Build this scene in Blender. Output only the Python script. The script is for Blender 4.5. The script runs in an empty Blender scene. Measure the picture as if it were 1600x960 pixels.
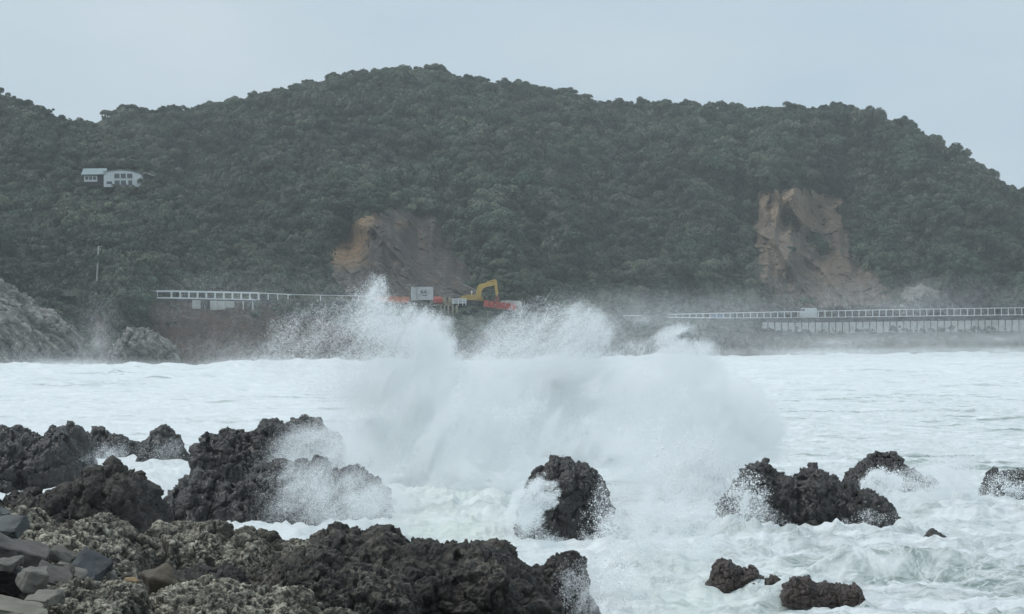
import bpy, bmesh, math, random
import numpy as np
from mathutils import Vector, Matrix, Euler

C = bpy.context.scene.collection
S = bpy.context.scene
RS = np.random.RandomState(7)
random.seed(7)

# ------------------------------------------------------------------ camera, sky, sun, exposure
F = 3465.0            # focal length in photograph pixels (1600 wide)
HZ = 522.0            # row of the true horizon
CH = 6.0              # eye height above the sea
cam = bpy.data.cameras.new('camera')
cam.sensor_width = 36.0
cam.lens = F * 36.0 / 1600.0
cam.shift_y = (HZ - 480.0) / 1600.0
cam.clip_start = 0.2
cam.clip_end = 8000
camo = bpy.data.objects.new('camera', cam)
camo.location = (0, 0, CH)
camo.rotation_euler = (math.radians(90), 0, 0)
C.objects.link(camo)
S.camera = camo

SUN_EL, SUN_AZ = 60.0, -75.0       # azimuth measured from +Y towards +X
w = bpy.data.worlds.new('World')
S.world = w
w.use_nodes = True
nt = w.node_tree
nt.nodes.clear()
out = nt.nodes.new('ShaderNodeOutputWorld')
sky = nt.nodes.new('ShaderNodeTexSky')
sky.sky_type = 'NISHITA'
sky.sun_disc = False
sky.sun_elevation = math.radians(SUN_EL)
sky.sun_rotation = math.radians(SUN_AZ)
sky.air_density = 1.0
sky.dust_density = 4.0
bg1 = nt.nodes.new('ShaderNodeBackground')
bg1.inputs['Strength'].default_value = 0.05
nt.links.new(sky.outputs[0], bg1.inputs['Color'])
# the closed cloud deck: an even pale blue grey with very soft broad mottling
tc = nt.nodes.new('ShaderNodeTexCoord')
mp = nt.nodes.new('ShaderNodeMapping')
mp.inputs['Scale'].default_value = (1.6, 1.6, 5.0)
nz = nt.nodes.new('ShaderNodeTexNoise')
nz.inputs['Scale'].default_value = 3.4
nz.inputs['Detail'].default_value = 4.0
cr = nt.nodes.new('ShaderNodeValToRGB')
cr.color_ramp.elements[0].position = 0.25
cr.color_ramp.elements[0].color = (0.400, 0.515, 0.610, 1)
cr.color_ramp.elements[1].position = 0.75
cr.color_ramp.elements[1].color = (0.520, 0.600, 0.660, 1)
nt.links.new(tc.outputs['Generated'], mp.inputs[0])
nt.links.new(mp.outputs[0], nz.inputs['Vector'])
nt.links.new(nz.outputs['Fac'], cr.inputs[0])
bg2 = nt.nodes.new('ShaderNodeBackground')
bg2.inputs['Strength'].default_value = 1.22
nt.links.new(cr.outputs[0], bg2.inputs['Color'])
mxs = nt.nodes.new('ShaderNodeMixShader')
mxs.inputs[0].default_value = 0.90
nt.links.new(bg1.outputs[0], mxs.inputs[1])
nt.links.new(bg2.outputs[0], mxs.inputs[2])
nt.links.new(mxs.outputs[0], out.inputs['Surface'])

sl = bpy.data.lights.new('sun', 'SUN')
sl.energy = 1.5
sl.angle = math.radians(25)
sl.color = (1.0, 0.985, 0.96)
so = bpy.data.objects.new('sun', sl)
el, az = math.radians(SUN_EL), math.radians(SUN_AZ)
d = Vector((math.sin(az) * math.cos(el), math.cos(az) * math.cos(el), math.sin(el)))
so.rotation_euler = d.to_track_quat('Z', 'Y').to_euler()
so.location = (0, 0, 300)
C.objects.link(so)

S.view_settings.view_transform = 'Standard'
S.view_settings.look = 'None'
S.view_settings.gamma = 1.0
S.view_settings.exposure = 0.06
S.view_settings.use_curve_mapping = False
S.cycles.max_bounces = 12
S.cycles.diffuse_bounces = 10
S.cycles.glossy_bounces = 2
S.cycles.transmission_bounces = 4
S.cycles.volume_bounces = 1
S.cycles.use_denoising = True
S.cycles.use_adaptive_sampling = True
S.cycles.adaptive_threshold = 0.02
S.cycles.caustics_reflective = False
S.cycles.caustics_refractive = False


# ------------------------------------------------------------------ helpers
def at(px, py, Y):
    """A point of the place seen in the photograph at (px, py), Y metres out."""
    return np.stack(np.broadcast_arrays((np.asarray(px, float) - 800) / F * Y, np.asarray(Y, float) * 1.0,
                                        CH + (HZ - np.asarray(py, float)) / F * Y), -1)


def atv(px, py, Y):
    return Vector([float(v) for v in at(px, py, Y)])


def ip(x, tab):
    t = np.array(tab, float)
    return np.interp(x, t[:, 0], t[:, 1])


def sst(e0, e1, x):
    t = np.clip((x - e0) / (e1 - e0), 0, 1)
    return t * t * (3 - 2 * t)


_perm = np.random.RandomState(3).permutation(256)
_perm = np.concatenate([_perm, _perm, _perm]).astype(np.int32)
_g = np.random.RandomState(5).normal(size=(256, 3))
_g /= np.linalg.norm(_g, axis=1)[:, None]


def perlin(p):
    pi = np.floor(p).astype(np.int64)
    f = p - pi
    u = f * f * f * (f * (f * 6 - 15) + 10)
    pi = (pi & 255).astype(np.int32)
    r = None
    for dx in (0, 1):
        wx = u[..., 0] if dx else 1 - u[..., 0]
        a = _perm[pi[..., 0] + dx]
        for dy in (0, 1):
            wy = u[..., 1] if dy else 1 - u[..., 1]
            b = _perm[a + pi[..., 1] + dy]
            for dz in (0, 1):
                wz = u[..., 2] if dz else 1 - u[..., 2]
                g = _g[_perm[b + pi[..., 2] + dz]]
                v = g[..., 0] * (f[..., 0] - dx) + g[..., 1] * (f[..., 1] - dy) + g[..., 2] * (f[..., 2] - dz)
                v = v * wx * wy * wz
                r = v if r is None else r + v
    return r * 1.5


def fbm(p, o=5, lac=2.03, gain=0.5):
    a, s, t = 1.0, 0.0, 0.0
    for i in range(o):
        s = s + a * perlin(p + 17.3 * i)
        t += a
        p = p * lac
        a *= gain
    return s / t


def ridged(p, o=5, lac=2.1, gain=0.5):
    a, s, t, wgt = 1.0, 0.0, 0.0, 1.0
    for i in range(o):
        n = 1 - np.abs(perlin(p + 31.7 * i)) * 1.7
        n = np.clip(n, 0, 1) ** 2 * wgt
        wgt = np.clip(n * 1.8, 0, 1)
        s = s + a * n
        t += a
        p = p * lac
        a *= gain
    return s / t


def worley(p, facet=False):
    pi = np.floor(p).astype(np.int64)
    f = p - pi
    F1 = np.full(p.shape[:-1], 9.0)
    F2 = F1.copy()
    jt = np.random.RandomState(11).rand(256, 3)
    idv = np.zeros(p.shape[:-1])
    fac = np.zeros(p.shape[:-1])
    for dx in (-1, 0, 1):
        for dy in (-1, 0, 1):
            for dz in (-1, 0, 1):
                h = _perm[_perm[_perm[(pi[..., 0] + dx) & 255] + ((pi[..., 1] + dy) & 255)] + ((pi[..., 2] + dz) & 255)]
                q = jt[h] + np.array([dx, dy, dz]) - f
                dd = np.sqrt((q * q).sum(-1))
                nb = dd < F1
                F2 = np.where(nb, F1, np.minimum(F2, dd))
                idv = np.where(nb, h / 255.0, idv)
                if facet:
                    fac = np.where(nb, (q * _g[h]).sum(-1), fac)
                F1 = np.where(nb, dd, F1)
    return (F1, F2, idv, fac) if facet else (F1, F2, idv)


def mesh_np(name, v, f, mat=None, parent=None, smooth=True, attrs=None):
    """v: n x 3, f: m x k (k = 3 or 4) -> one linked mesh object."""
    v = np.ascontiguousarray(v, np.float32)
    f = np.ascontiguousarray(f, np.int32)
    me = bpy.data.meshes.new(name)
    me.vertices.add(len(v))
    me.vertices.foreach_set('co', v.ravel())
    if len(f):
        m, k = f.shape
        me.loops.add(m * k)
        me.loops.foreach_set('vertex_index', f.ravel())
        me.polygons.add(m)
        me.polygons.foreach_set('loop_start', np.arange(0, m * k, k, dtype=np.int32))
        me.polygons.foreach_set('use_smooth', np.full(m, smooth))
    me.update(calc_edges=True)
    for k_, a in (attrs or {}).items():
        a = np.asarray(a)
        if a.ndim == 2:
            t = me.attributes.new(k_, 'FLOAT_VECTOR', 'POINT')
            t.data.foreach_set('vector', np.ascontiguousarray(a, np.float32).ravel())
        elif a.dtype.kind == 'i':
            t = me.attributes.new(k_, 'INT', 'POINT')
            t.data.foreach_set('value', np.ascontiguousarray(a, np.int32))
        else:
            t = me.attributes.new(k_, 'FLOAT', 'POINT')
            t.data.foreach_set('value', np.ascontiguousarray(a, np.float32))
    o = bpy.data.objects.new(name, me)
    if mat:
        me.materials.append(mat)
    C.objects.link(o)
    if parent:
        o.parent = parent
    return o


def gridf(nu, nv, wrap=False):
    i = np.arange(nu - 1)[:, None] * nv + np.arange(nv - 1)[None, :]
    i = i.ravel()
    return np.stack([i, i + nv, i + nv + 1, i + 1], -1)


def tag(o, label=None, cat=None, group=None, kind=None):
    if label:
        o['label'] = label
    if cat:
        o['category'] = cat
    if group:
        o['group'] = group
    if kind:
        o['kind'] = kind
    return o


def empty(name, loc, rz=0.0):
    o = bpy.data.objects.new(name, None)
    o.location = loc
    o.rotation_euler = (0, 0, rz)
    o.empty_display_size = 0.3
    C.objects.link(o)
    return o


class MB:
    """collects boxes, bars and tubes, then links them as one mesh object"""
    def __init__(self):
        self.bm = bmesh.new()

    def box(self, c, s, rot=None, bev=0.0):
        r = bmesh.ops.create_cube(self.bm, size=1.0)
        vs = r['verts']
        M = Matrix.Translation(Vector(c)) @ (rot.to_matrix().to_4x4() if rot is not None else Matrix.Identity(4)) @ Matrix.Diagonal((s[0], s[1], s[2], 1))
        bmesh.ops.transform(self.bm, matrix=M, verts=vs)
        if bev:
            es = list({e for v in vs for e in v.link_edges})
            bmesh.ops.bevel(self.bm, geom=es, offset=bev, segments=2, affect='EDGES', profile=0.6)
        return self

    def bar(self, a, b, w, h=None, up=(0, 0, 1)):
        a, b = Vector(a), Vector(b)
        h = w if h is None else h
        q = (b - a).to_track_quat('X', 'Z')
        L = (b - a).length
        self.box((a + b) / 2, (L, w, h), q)
        return self

    def tube(self, a, b, r0, r1=None, n=8):
        a, b = Vector(a), Vector(b)
        r1 = r0 if r1 is None else r1
        L = (b - a).length
        q = (b - a).to_track_quat('Z', 'Y')
        M = Matrix.Translation((a + b) / 2) @ q.to_matrix().to_4x4()
        bmesh.ops.create_cone(self.bm, cap_ends=True, segments=n, radius1=r0, radius2=r1, depth=L, matrix=M)
        return self

    def prism(self, pts, y0, y1):
        """polygon in x,z extruded from y0 to y1"""
        A = [self.bm.verts.new((x, y0, z)) for x, z in pts]
        B = [self.bm.verts.new((x, y1, z)) for x, z in pts]
        n = len(pts)
        self.bm.faces.new(A)
        self.bm.faces.new(B[::-1])
        for i in range(n):
            self.bm.faces.new((A[i], B[i], B[(i + 1) % n], A[(i + 1) % n]))
        return self

    def build(self, name, mat, parent=None):
        bmesh.ops.recalc_face_normals(self.bm, faces=self.bm.faces)
        me = bpy.data.meshes.new(name)
        self.bm.to_mesh(me)
        self.bm.free()
        me.materials.append(mat)
        o = bpy.data.objects.new(name, me)
        C.objects.link(o)
        if parent:
            o.parent = parent
        return o


# ------------------------------------------------------------------ materials
class NM:
    def __init__(self, name):
        self.m = bpy.data.materials.new(name)
        self.m.use_nodes = True
        self.t = self.m.node_tree
        self.b = self.t.nodes['Principled BSDF']
        self.b.inputs['Specular IOR Level'].default_value = 0.3

    def n(self, typ, **kw):
        x = self.t.nodes.new(typ)
        for k, v in kw.items():
            setattr(x, k, v)
        return x

    def l(self, a, b):
        self.t.links.new(a, b)

    def pos(self, scale=(1, 1, 1)):
        g = self.n('ShaderNodeNewGeometry')
        mpn = self.n('ShaderNodeMapping')
        mpn.inputs['Scale'].default_value = scale
        self.l(g.outputs['Position'], mpn.inputs[0])
        return mpn.outputs[0]

    def noise(self, scale, detail=5, rough=0.55, vec=None, dist=0.0):
        x = self.n('ShaderNodeTexNoise')
        x.inputs['Scale'].default_value = scale
        x.inputs['Detail'].default_value = detail
        x.inputs['Roughness'].default_value = rough
        x.inputs['Distortion'].default_value = dist
        self.l(vec if vec is not None else self.pos(), x.inputs['Vector'])
        return x.outputs['Fac']

    def ramp(self, fac, stops):
        x = self.n('ShaderNodeValToRGB')
        els = x.color_ramp.elements
        while len(els) < len(stops):
            els.new(0.5)
        for e, (p, c) in zip(els, stops):
            e.position = p
            e.color = (c, c, c, 1) if not isinstance(c, tuple) else (*c, 1)
        self.l(fac, x.inputs[0])
        return x.outputs[0]

    def mix(self, fac, a, b, blend='MIX'):
        x = self.n('ShaderNodeMix', data_type='RGBA', blend_type=blend)
        for s, v in ((x.inputs[0], fac), (x.inputs[6], a), (x.inputs[7], b)):
            if isinstance(v, (int, float)):
                s.default_value = v
            elif isinstance(v, tuple):
                s.default_value = (*v, 1)
            else:
                self.l(v, s)
        return x.outputs[2]

    def math(self, op, a, b=0.0, clamp=False):
        x = self.n('ShaderNodeMath', operation=op, use_clamp=clamp)
        for s, v in ((x.inputs[0], a), (x.inputs[1], b)):
            if isinstance(v, (int, float)):
                s.default_value = v
            else:
                self.l(v, s)
        return x.outputs[0]

    def attr(self, name):
        x = self.n('ShaderNodeAttribute', attribute_name=name)
        return x.outputs['Fac']

    def bump(self, h, strength=0.5, dist=0.05):
        x = self.n('ShaderNodeBump')
        x.inputs['Strength'].default_value = strength
        x.inputs['Distance'].default_value = dist
        self.l(h, x.inputs['Height'])
        self.l(x.outputs[0], self.b.inputs['Normal'])

    def done(self, col=None, rough=0.8):
        if col is not None:
            if isinstance(col, tuple):
                self.b.inputs['Base Color'].default_value = (*col, 1)
            else:
                self.l(col, self.b.inputs['Base Color'])
        if isinstance(rough, (int, float)):
            self.b.inputs['Roughness'].default_value = rough
        else:
            self.l(rough, self.b.inputs['Roughness'])
        return self.m


def m_rock(name, dark, mid, lichen, lich_scale, rough=0.7, bump=0.6, bscale=9.0, cover=0.5, streak=None):
    k = NM(name)
    n1 = k.noise(1.3, 6, 0.6)
    n2 = k.noise(bscale, 7, 0.65)
    base = k.mix(k.ramp(n1, [(0.35, 0.0), (0.68, 1.0)]), dark, mid)
    base = k.mix(k.math('MULTIPLY', k.ramp(n2, [(0.35, 1.0), (0.6, 0.0)]), 0.55), base, tuple(c * 0.45 for c in dark))
    lf = k.attr('lich')
    n3 = k.noise(lich_scale, 5, 0.7, dist=0.6)
    lm = k.math('MULTIPLY', lf, k.ramp(n3, [(0.56 - 0.25 * cover, 0.0), (0.76 - 0.25 * cover, 1.0)]))
    lcol = k.mix(k.noise(2.1, 4), tuple(c * 0.62 for c in lichen), lichen)
    col = k.mix(lm, base, lcol)
    if streak:
        mr = k.n('ShaderNodeMapping', vector_type='POINT')
        mr.inputs['Rotation'].default_value = (0, math.radians(streak[0]), 0)
        k.l(k.pos(), mr.inputs[0])
        ms = k.n('ShaderNodeMapping')
        ms.inputs['Scale'].default_value = streak[1]
        k.l(mr.outputs[0], ms.inputs[0])
        sn_ = k.noise(1.0, 9, 0.78, vec=ms.outputs[0])
        col = k.mix(k.math('MULTIPLY', k.ramp(sn_, [(0.52, 0.0), (0.66, 1.0)]), streak[3]), col, streak[2])
        col = k.mix(k.math('MULTIPLY', k.ramp(sn_, [(0.34, 1.0), (0.46, 0.0)]), 0.7), col, (0.02, 0.02, 0.02))
    v = k.n('ShaderNodeTexVoronoi')
    v.inputs['Scale'].default_value = bscale * 1.7
    k.l(k.pos(), v.inputs['Vector'])
    h = k.math('ADD', k.math('MULTIPLY', n2, 1.0), k.math('MULTIPLY', v.outputs['Distance'], 0.5))
    k.bump(h, bump, 0.6 / bscale)
    if rough < 0.5:
        k.b.inputs['Specular IOR Level'].default_value = 0.6
    return k.done(col, rough)


def m_plain(name, col, rough=0.6, var=0.25, scale=2.0, metal=0.0):
    k = NM(name)
    n = k.noise(scale, 5, 0.6)
    c = k.mix(k.ramp(n, [(0.3, 0.0), (0.7, 1.0)]), tuple(x * (1 - var) for x in col), tuple(min(1, x * (1 + var * 0.4)) for x in col))
    k.b.inputs['Metallic'].default_value = metal
    return k.done(c, rough)


M = {}
M['tafoni'] = m_rock('pale_lichen_rock', (0.030, 0.028, 0.024), (0.075, 0.066, 0.052), (0.70, 0.655, 0.52), 13.0, 0.8, 0.9, 18.0, 0.6)
M['dark_rock'] = m_rock('dark_volcanic_rock', (0.020, 0.018, 0.017), (0.050, 0.041, 0.034), (0.27, 0.25, 0.20), 9.0, 0.6, 0.8, 9.0, 0.45)
M['wet_rock'] = m_rock('wet_black_rock', (0.022, 0.020, 0.018), (0.054, 0.045, 0.039), (0.12, 0.105, 0.09), 5.0, 0.34, 0.9, 6.0, 0.25)
M['red_rock'] = m_rock('wet_brown_rock', (0.035, 0.022, 0.017), (0.075, 0.045, 0.033), (0.12, 0.09, 0.07), 5.0, 0.4, 0.9, 6.0, 0.2)
M['cliff_grey'] = m_rock('pale_grey_cliff', (0.075, 0.075, 0.07), (0.19, 0.185, 0.17), (0.46, 0.44, 0.38), 0.7, 0.9, 0.8, 0.9, 0.55, streak=(45, (0.9, 0.6, 0.16), (0.46, 0.45, 0.41), 0.9))
M['cliff_tan'] = m_rock('tan_weathered_cliff', (0.075, 0.058, 0.046), (0.16, 0.13, 0.10), (0.38, 0.27, 0.175), 0.5, 0.9, 0.8, 0.7, 0.9, streak=(12, (0.42, 0.3, 0.20), (0.27, 0.24, 0.20), 0.75))
M['cliff_dark'] = m_rock('dark_brown_cliff', (0.035, 0.030, 0.027), (0.075, 0.060, 0.048), (0.33, 0.205, 0.10), 0.35, 0.9, 0.8, 0.7, 0.9, streak=(30, (0.55, 0.3, 0.07), (0.17, 0.165, 0.155), 0.8))


# ------------------------------------------------------------------ the land across the bay
def tab(*a):
    return list(zip(a[0::2], a[1::2]))


ROADPY = tab(-200, 452, 240, 467.5, 404, 470.5, 450, 471, 560, 473, 640, 476, 740, 484, 815, 488, 960, 496, 1050, 499, 1250, 497.5, 1600, 494, 1900, 491)
ROADY = tab(-200, 470, 240, 440, 450, 446, 560, 450, 640, 455, 740, 460, 815, 470, 960, 520, 1050, 550, 1250, 575, 1600, 580, 1900, 582)
SHOREY = tab(-400, 380, 0, 392, 280, 402, 450, 428, 760, 438, 1000, 520, 1110, 546, 1600, 566, 1900, 570)
RIDGEPY = tab(-200, 190, 0, 188, 100, 193, 145, 196, 165, 184, 200, 176, 290, 172, 380, 158, 470, 134, 550, 117, 600, 110, 680, 108, 720, 121, 800, 134, 830, 135,
              900, 151, 940, 163, 1040, 164, 1090, 167, 1150, 173, 1250, 169, 1320, 169, 1400, 190, 1450, 212, 1500, 243, 1550, 276, 1600, 304, 1700, 362, 1800, 410, 1900, 440)
RIDGEY = tab(-200, 760, 300, 780, 650, 830, 1000, 830, 1300, 800, 1600, 720, 1900, 660)
LBASEPY = tab(-200, 572, 190, 570, 250, 466, 330, 467)
LBASEY = tab(-200, 396, 190, 405, 250, 452, 330, 456)
LRIDGEPY = tab(-200, 60, -100, 98, 0, 147, 50, 163, 100, 188, 150, 207, 200, 240, 250, 276, 290, 335, 330, 455)
LRIDGEY = tab(-200, 640, 150, 610, 330, 480)


def hillY(px, t, by, ry, seed, rough=1.0):
    e = 1.25
    n = fbm(np.stack([px / 130.0 + seed, t * 1.1, np.zeros_like(px) + seed], -1), 4)
    n2 = fbm(np.stack([px / 45.0 + seed, t * 2.6, np.zeros_like(px) + 3.3], -1), 3)
    env = sst(0.02, 0.3, t) * (1 - 0.55 * sst(0.75, 1.0, t))
    return by + (ry - by) * t ** e + ((n * 95 - 105 * (ridged(np.stack([px / 210.0 + seed + t * 0.7, t * 0.8, np.zeros_like(px) + seed * 2], -1), 3) - 0.45)) + n2 * 30) * env * rough


def main_pt(px, t):
    bp, rp = ip(px, ROADPY), ip(px, RIDGEPY)
    Y = hillY(px, t, ip(px, ROADY) + 9, ip(px, RIDGEY), 2.0)
    return bp + (rp - bp) * t, Y


def left_pt(px, t):
    bp, rp = ip(px, LBASEPY), ip(px, LRIDGEPY)
    Y = hillY(px, t, ip(px, LBASEY), ip(px, LRIDGEY), 9.0, 0.38)
    return bp + (rp - bp) * t, Y


k = NM('forest_floor')
n = k.noise(0.08, 6, 0.6)
M['soil'] = k.done(k.mix(n, (0.018, 0.024, 0.014), (0.045, 0.048, 0.028)), 0.9)


def hill(name, fn, px0, px1, step, nt_, back):
    px = np.arange(px0, px1 + 1, step)
    t = np.linspace(0, 1, nt_)
    P, T = np.meshgrid(px, t, indexing='ij')
    py, Y = fn(P, T)
    v = at(py=py, px=P, Y=Y)
    # the far side of the hill, falling away behind the ridge
    top = v[:, -1]
    rows = [v]
    for q, (dy, fz) in enumerate([(25, 0.93), (70, 0.75), (140, 0.45), (230, 0.1), (300, -0.02)]):
        b = top.copy()
        b[:, 1] += dy * back
        b[:, 0] *= (1 + dy * back / 800)
        b[:, 2] = top[:, 2] * fz
        rows.append(b[:, None])
    v = np.concatenate(rows, 1)
    nv = v.shape[1]
    o = mesh_np(name, v.reshape(-1, 3), gridf(len(px), nv), M['soil'])
    return tag(o, kind='structure')


hill('hillside', main_pt, -200, 1900, 6, 110, 1.0)
hill('hill_spur', left_pt, -200, 330, 5, 110, 0.5)

# the sheet under everything, to the horizon and beyond
v = np.array([[-1200, -200, -4], [1200, -200, -4], [1200, 1260, -4], [-1200, 1260, -4]])
o = mesh_np('seabed', v, np.array([[0, 1, 2, 3]]), m_plain('seabed_sand', (0.12, 0.12, 0.10), 0.9))
tag(o, kind='structure')

# shore slope between road and water
k = NM('shore_slope_earth')
n = k.noise(0.25, 7, 0.65)
n2 = k.noise(0.06, 4, 0.6)
sx = k.n('ShaderNodeSeparateXYZ')
k.l(k.pos(), sx.inputs[0])
east = k.ramp(k.math('MULTIPLY_ADD', sx.outputs[0], 1 / 60.0), [(0.0, 0.0), (1.0, 1.0)])
brown = k.mix(k.ramp(n, [(0.3, 0.0), (0.7, 1.0)]), (0.040, 0.034, 0.027), (0.095, 0.066, 0.050))
grey = k.mix(k.ramp(n, [(0.3, 0.0), (0.7, 1.0)]), (0.05, 0.054, 0.045), (0.105, 0.10, 0.085))
k.bump(k.noise(0.9, 6, 0.7), 0.8, 0.8)
M['slope'] = k.done(k.mix(east, brown, grey), 0.9)
SLOPETOP = 1.6   # metres the verge lies in front of the road's edge
px = np.arange(150, 1901, 4)
s = np.linspace(0, 1, 60)
P, T = np.meshgrid(px, s, indexing='ij')
ry, rpy = ip(P, ROADY), ip(P, ROADPY)
rz = CH + (HZ - rpy) / F * ry
wall = sst(1170, 1215, P)            # the sea wall drops 3.2 m at once
topz = rz - 0.25 - wall * 3.4
y0 = ry - SLOPETOP - 0.6
y1 = ip(P, SHOREY) - 6
Y = y0 + (y1 - y0) * T
Z = topz + (-1.5 - topz) * T ** (0.75)
q = np.stack([P / 10, Y / 5, Z / 5], -1)
Z = Z + ridged(q / 1.6, 4) * 1.6 * np.sin(T * np.pi) - 0.4 * np.sin(T * np.pi)
v = np.stack([(P - 800) / F * Y, Y, Z], -1)
o = mesh_np('shore_slope', v.reshape(-1, 3), gridf(len(px), len(s)), M['slope'])
tag(o, kind='structure')

# the coast road itself
px = np.arange(150, 1901, 8)
ry = ip(px, ROADY)
e0 = at(px, ip(px, ROADPY), ry)
off = np.array([-2.3, -1.9, -1.9, 8.0, 8.0, 11.5])
zz = np.array([-0.4, -0.4, 0.0, 0.0, 0.0, 0.3])
zz = np.array([-2.0, 0.10, 0.10, 0.10, -0.02, -0.02])
off = np.array([-2.4, -2.4, -1.9, -1.6, -1.6, 9.5])
v = np.stack([np.stack([e0[:, 0] * (1 + a / ry), e0[:, 1] + a, e0[:, 2] + b], -1) for a, b in zip(off, zz)], 1)
o = mesh_np('coast_road', v.reshape(-1, 3), gridf(len(px), len(off)), m_plain('asphalt', (0.055, 0.057, 0.058), 0.85), smooth=False)
tag(o, kind='structure')


# ------------------------------------------------------------------ bare rock in the hillside
def inside(px, py, poly):
    x, y = np.asarray(px), np.asarray(py)
    r = np.zeros(x.shape, bool)
    n = len(poly)
    for i in range(n):
        x0, y0 = poly[i]
        x1, y1 = poly[(i + 1) % n]
        c = ((y0 > y) != (y1 > y)) & (x < (x1 - x0) * (y - y0) / ((y1 - y0) + 1e-9) + x0)
        r ^= c
    return r


def polydist(px, py, poly):
    """distance to the outline in pixels, positive inside"""
    x, y = np.asarray(px, float), np.asarray(py, float)
    dm = np.full(x.shape, 1e9)
    n = len(poly)
    for i in range(n):
        x0, y0 = poly[i]
        x1, y1 = poly[(i + 1) % n]
        dx, dy = x1 - x0, y1 - y0
        tt = np.clip(((x - x0) * dx + (y - y0) * dy) / (dx * dx + dy * dy), 0, 1)
        dm = np.minimum(dm, np.hypot(x - x0 - tt * dx, y - y0 - tt * dy))
    return np.where(inside(x, y, poly), dm, -dm)


P_TAN = [(1186, 303), (1215, 299), (1258, 298), (1296, 306), (1315, 310), (1312, 345), (1328, 372), (1335, 410), (1360, 425), (1385, 455), (1398, 488), (1190, 488), (1196, 440), (1180, 370), (1182, 330)]
P_GREY = [(1412, 452), (1440, 446), (1468, 455), (1492, 478), (1500, 492), (1408, 492)]
P_DARK = [(548, 352), (590, 337), (640, 330), (672, 338), (700, 372), (728, 420), (742, 462), (730, 486), (560, 478), (520, 430), (522, 390)]
POLYS = [P_TAN, P_GREY, P_DARK]


def cliff(name, poly, mat, bulge, fn, amp, size, lichf, slant=0.0):
    a = np.array(poly)
    px = np.arange(a[:, 0].min() - 14, a[:, 0].max() + 15, 1.3)
    py = np.arange(a[:, 1].min() - 14, a[:, 1].max() + 10, 1.3)
    P, Q = np.meshgrid(px, py, indexing='ij')
    bp, rp = ip(P, ROADPY), ip(P, RIDGEPY)
    t = np.clip((bp - Q) / (bp - rp), 0, 1)
    _, Y = fn(P, t)
    dd = polydist(P, Q, poly) + 9 * fbm(np.stack([P / 20, Q / 20, P * 0], -1), 3)
    B = bulge * sst(-6, 16, dd) - 7 * (1 - sst(-14, 0, dd))
    m = Y[..., None] * 0 + at(P, Q, Y)
    q = m / size
    if slant:
        cs_, sn_ = math.cos(slant), math.sin(slant)
        q = np.stack([q[..., 0] * cs_ + q[..., 2] * sn_, q[..., 1], (q[..., 2] * cs_ - q[..., 0] * sn_) * 0.28], -1)
    q[..., 1] *= 0.3
    w1_, w2_ = worley(q * 0.9, True), worley(q * 2.3 + 5, True)
    dsp = (ridged(q, 5) - 0.4) * amp * 0.6 + (w1_[3] * 0.9 + (w1_[2] - 0.5) * 0.6 + w2_[3] * 0.55 + (w2_[2] - 0.5) * 0.3) * amp * 0.6
    Y = Y - B - dsp
    v = at(P, Q, Y)
    lich = np.clip(lichf(P, Q) + 0.5 * fbm(np.stack([P / 18, Q / 14, P * 0 + 4], -1), 4), 0, 1)
    o = mesh_np(name, v.reshape(-1, 3), gridf(len(px), len(py)), mat, attrs={'lich': lich.ravel()}, smooth=False)
    return tag(o, kind='structure')


cliff('cliff_face', P_TAN, M['cliff_tan'], 5.0, main_pt, 3.4, 4.4,
      lambda x, y: sst(372, 330, y + 0.0 * x) * 1.0 * sst(1170, 1255, x) + 0.30 * sst(500, 350, y) + 0.25 * (x < 1215) * (y < 335))
cliff('cliff_face', P_GREY, M['cliff_grey'], 4.0, main_pt, 2.2, 4.0, lambda x, y: 0.45 + 0 * x)
cliff('cliff_face', P_DARK, M['cliff_dark'], 7.0, main_pt, 4.0, 4.6,
      lambda x, y: 0.9 * sst(592, 556, x + 0.35 * (y - 380)) * sst(432, 405, y) + 0.55 * sst(20, 4, np.hypot(x - 628, (y - 352) * 1.4)), slant=0.55)


# ------------------------------------------------------------------ woods on the hills
def leaf_crown(seed, n, flat=0.92, leaf=0.105, lobes=9):
    """leaf-sized faces on an uneven cluster of lobes, unit radius"""
    r = np.random.RandomState(seed)
    cen = r.normal(size=(lobes, 3)) * np.array([0.46, 0.46, 0.22])
    cen[0] = 0
    rad = r.uniform(0.30, 0.60, lobes)
    rad[0] = 0.62
    li = r.choice(lobes, n, p=rad ** 2 / (rad ** 2).sum())
    u = r.normal(size=(n, 3))
    u[:, 2] = np.where(u[:, 2] < -0.3, -u[:, 2], u[:, 2])
    u /= np.linalg.norm(u, axis=1)[:, None]
    c = cen[li] + u * (rad[li] * r.uniform(0.72, 1.06, n))[:, None]
    c[:, 2] *= flat
    nrm = u + r.normal(size=(n, 3)) * 0.34
    nrm /= np.linalg.norm(nrm, axis=1)[:, None]
    t1 = np.cross(nrm, r.normal(size=(n, 3)))
    t1 /= np.linalg.norm(t1, axis=1)[:, None]
    t2 = np.cross(nrm, t1)
    s1 = (leaf * r.uniform(0.6, 1.4, n))[:, None]
    s2 = s1 * r.uniform(0.45, 0.8, n)[:, None]
    v = np.stack([c - t1 * s1, c - t2 * s2, c + t1 * s1, c + t2 * s2], 1).reshape(-1, 3)
    tint = np.repeat(np.clip(0.42 * r.rand(n) ** 2.2 + 0.50 * (r.rand(lobes) ** 1.3)[li], 0, 1), 4)
    return v, np.arange(4 * n).reshape(-1, 4), tint


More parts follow.
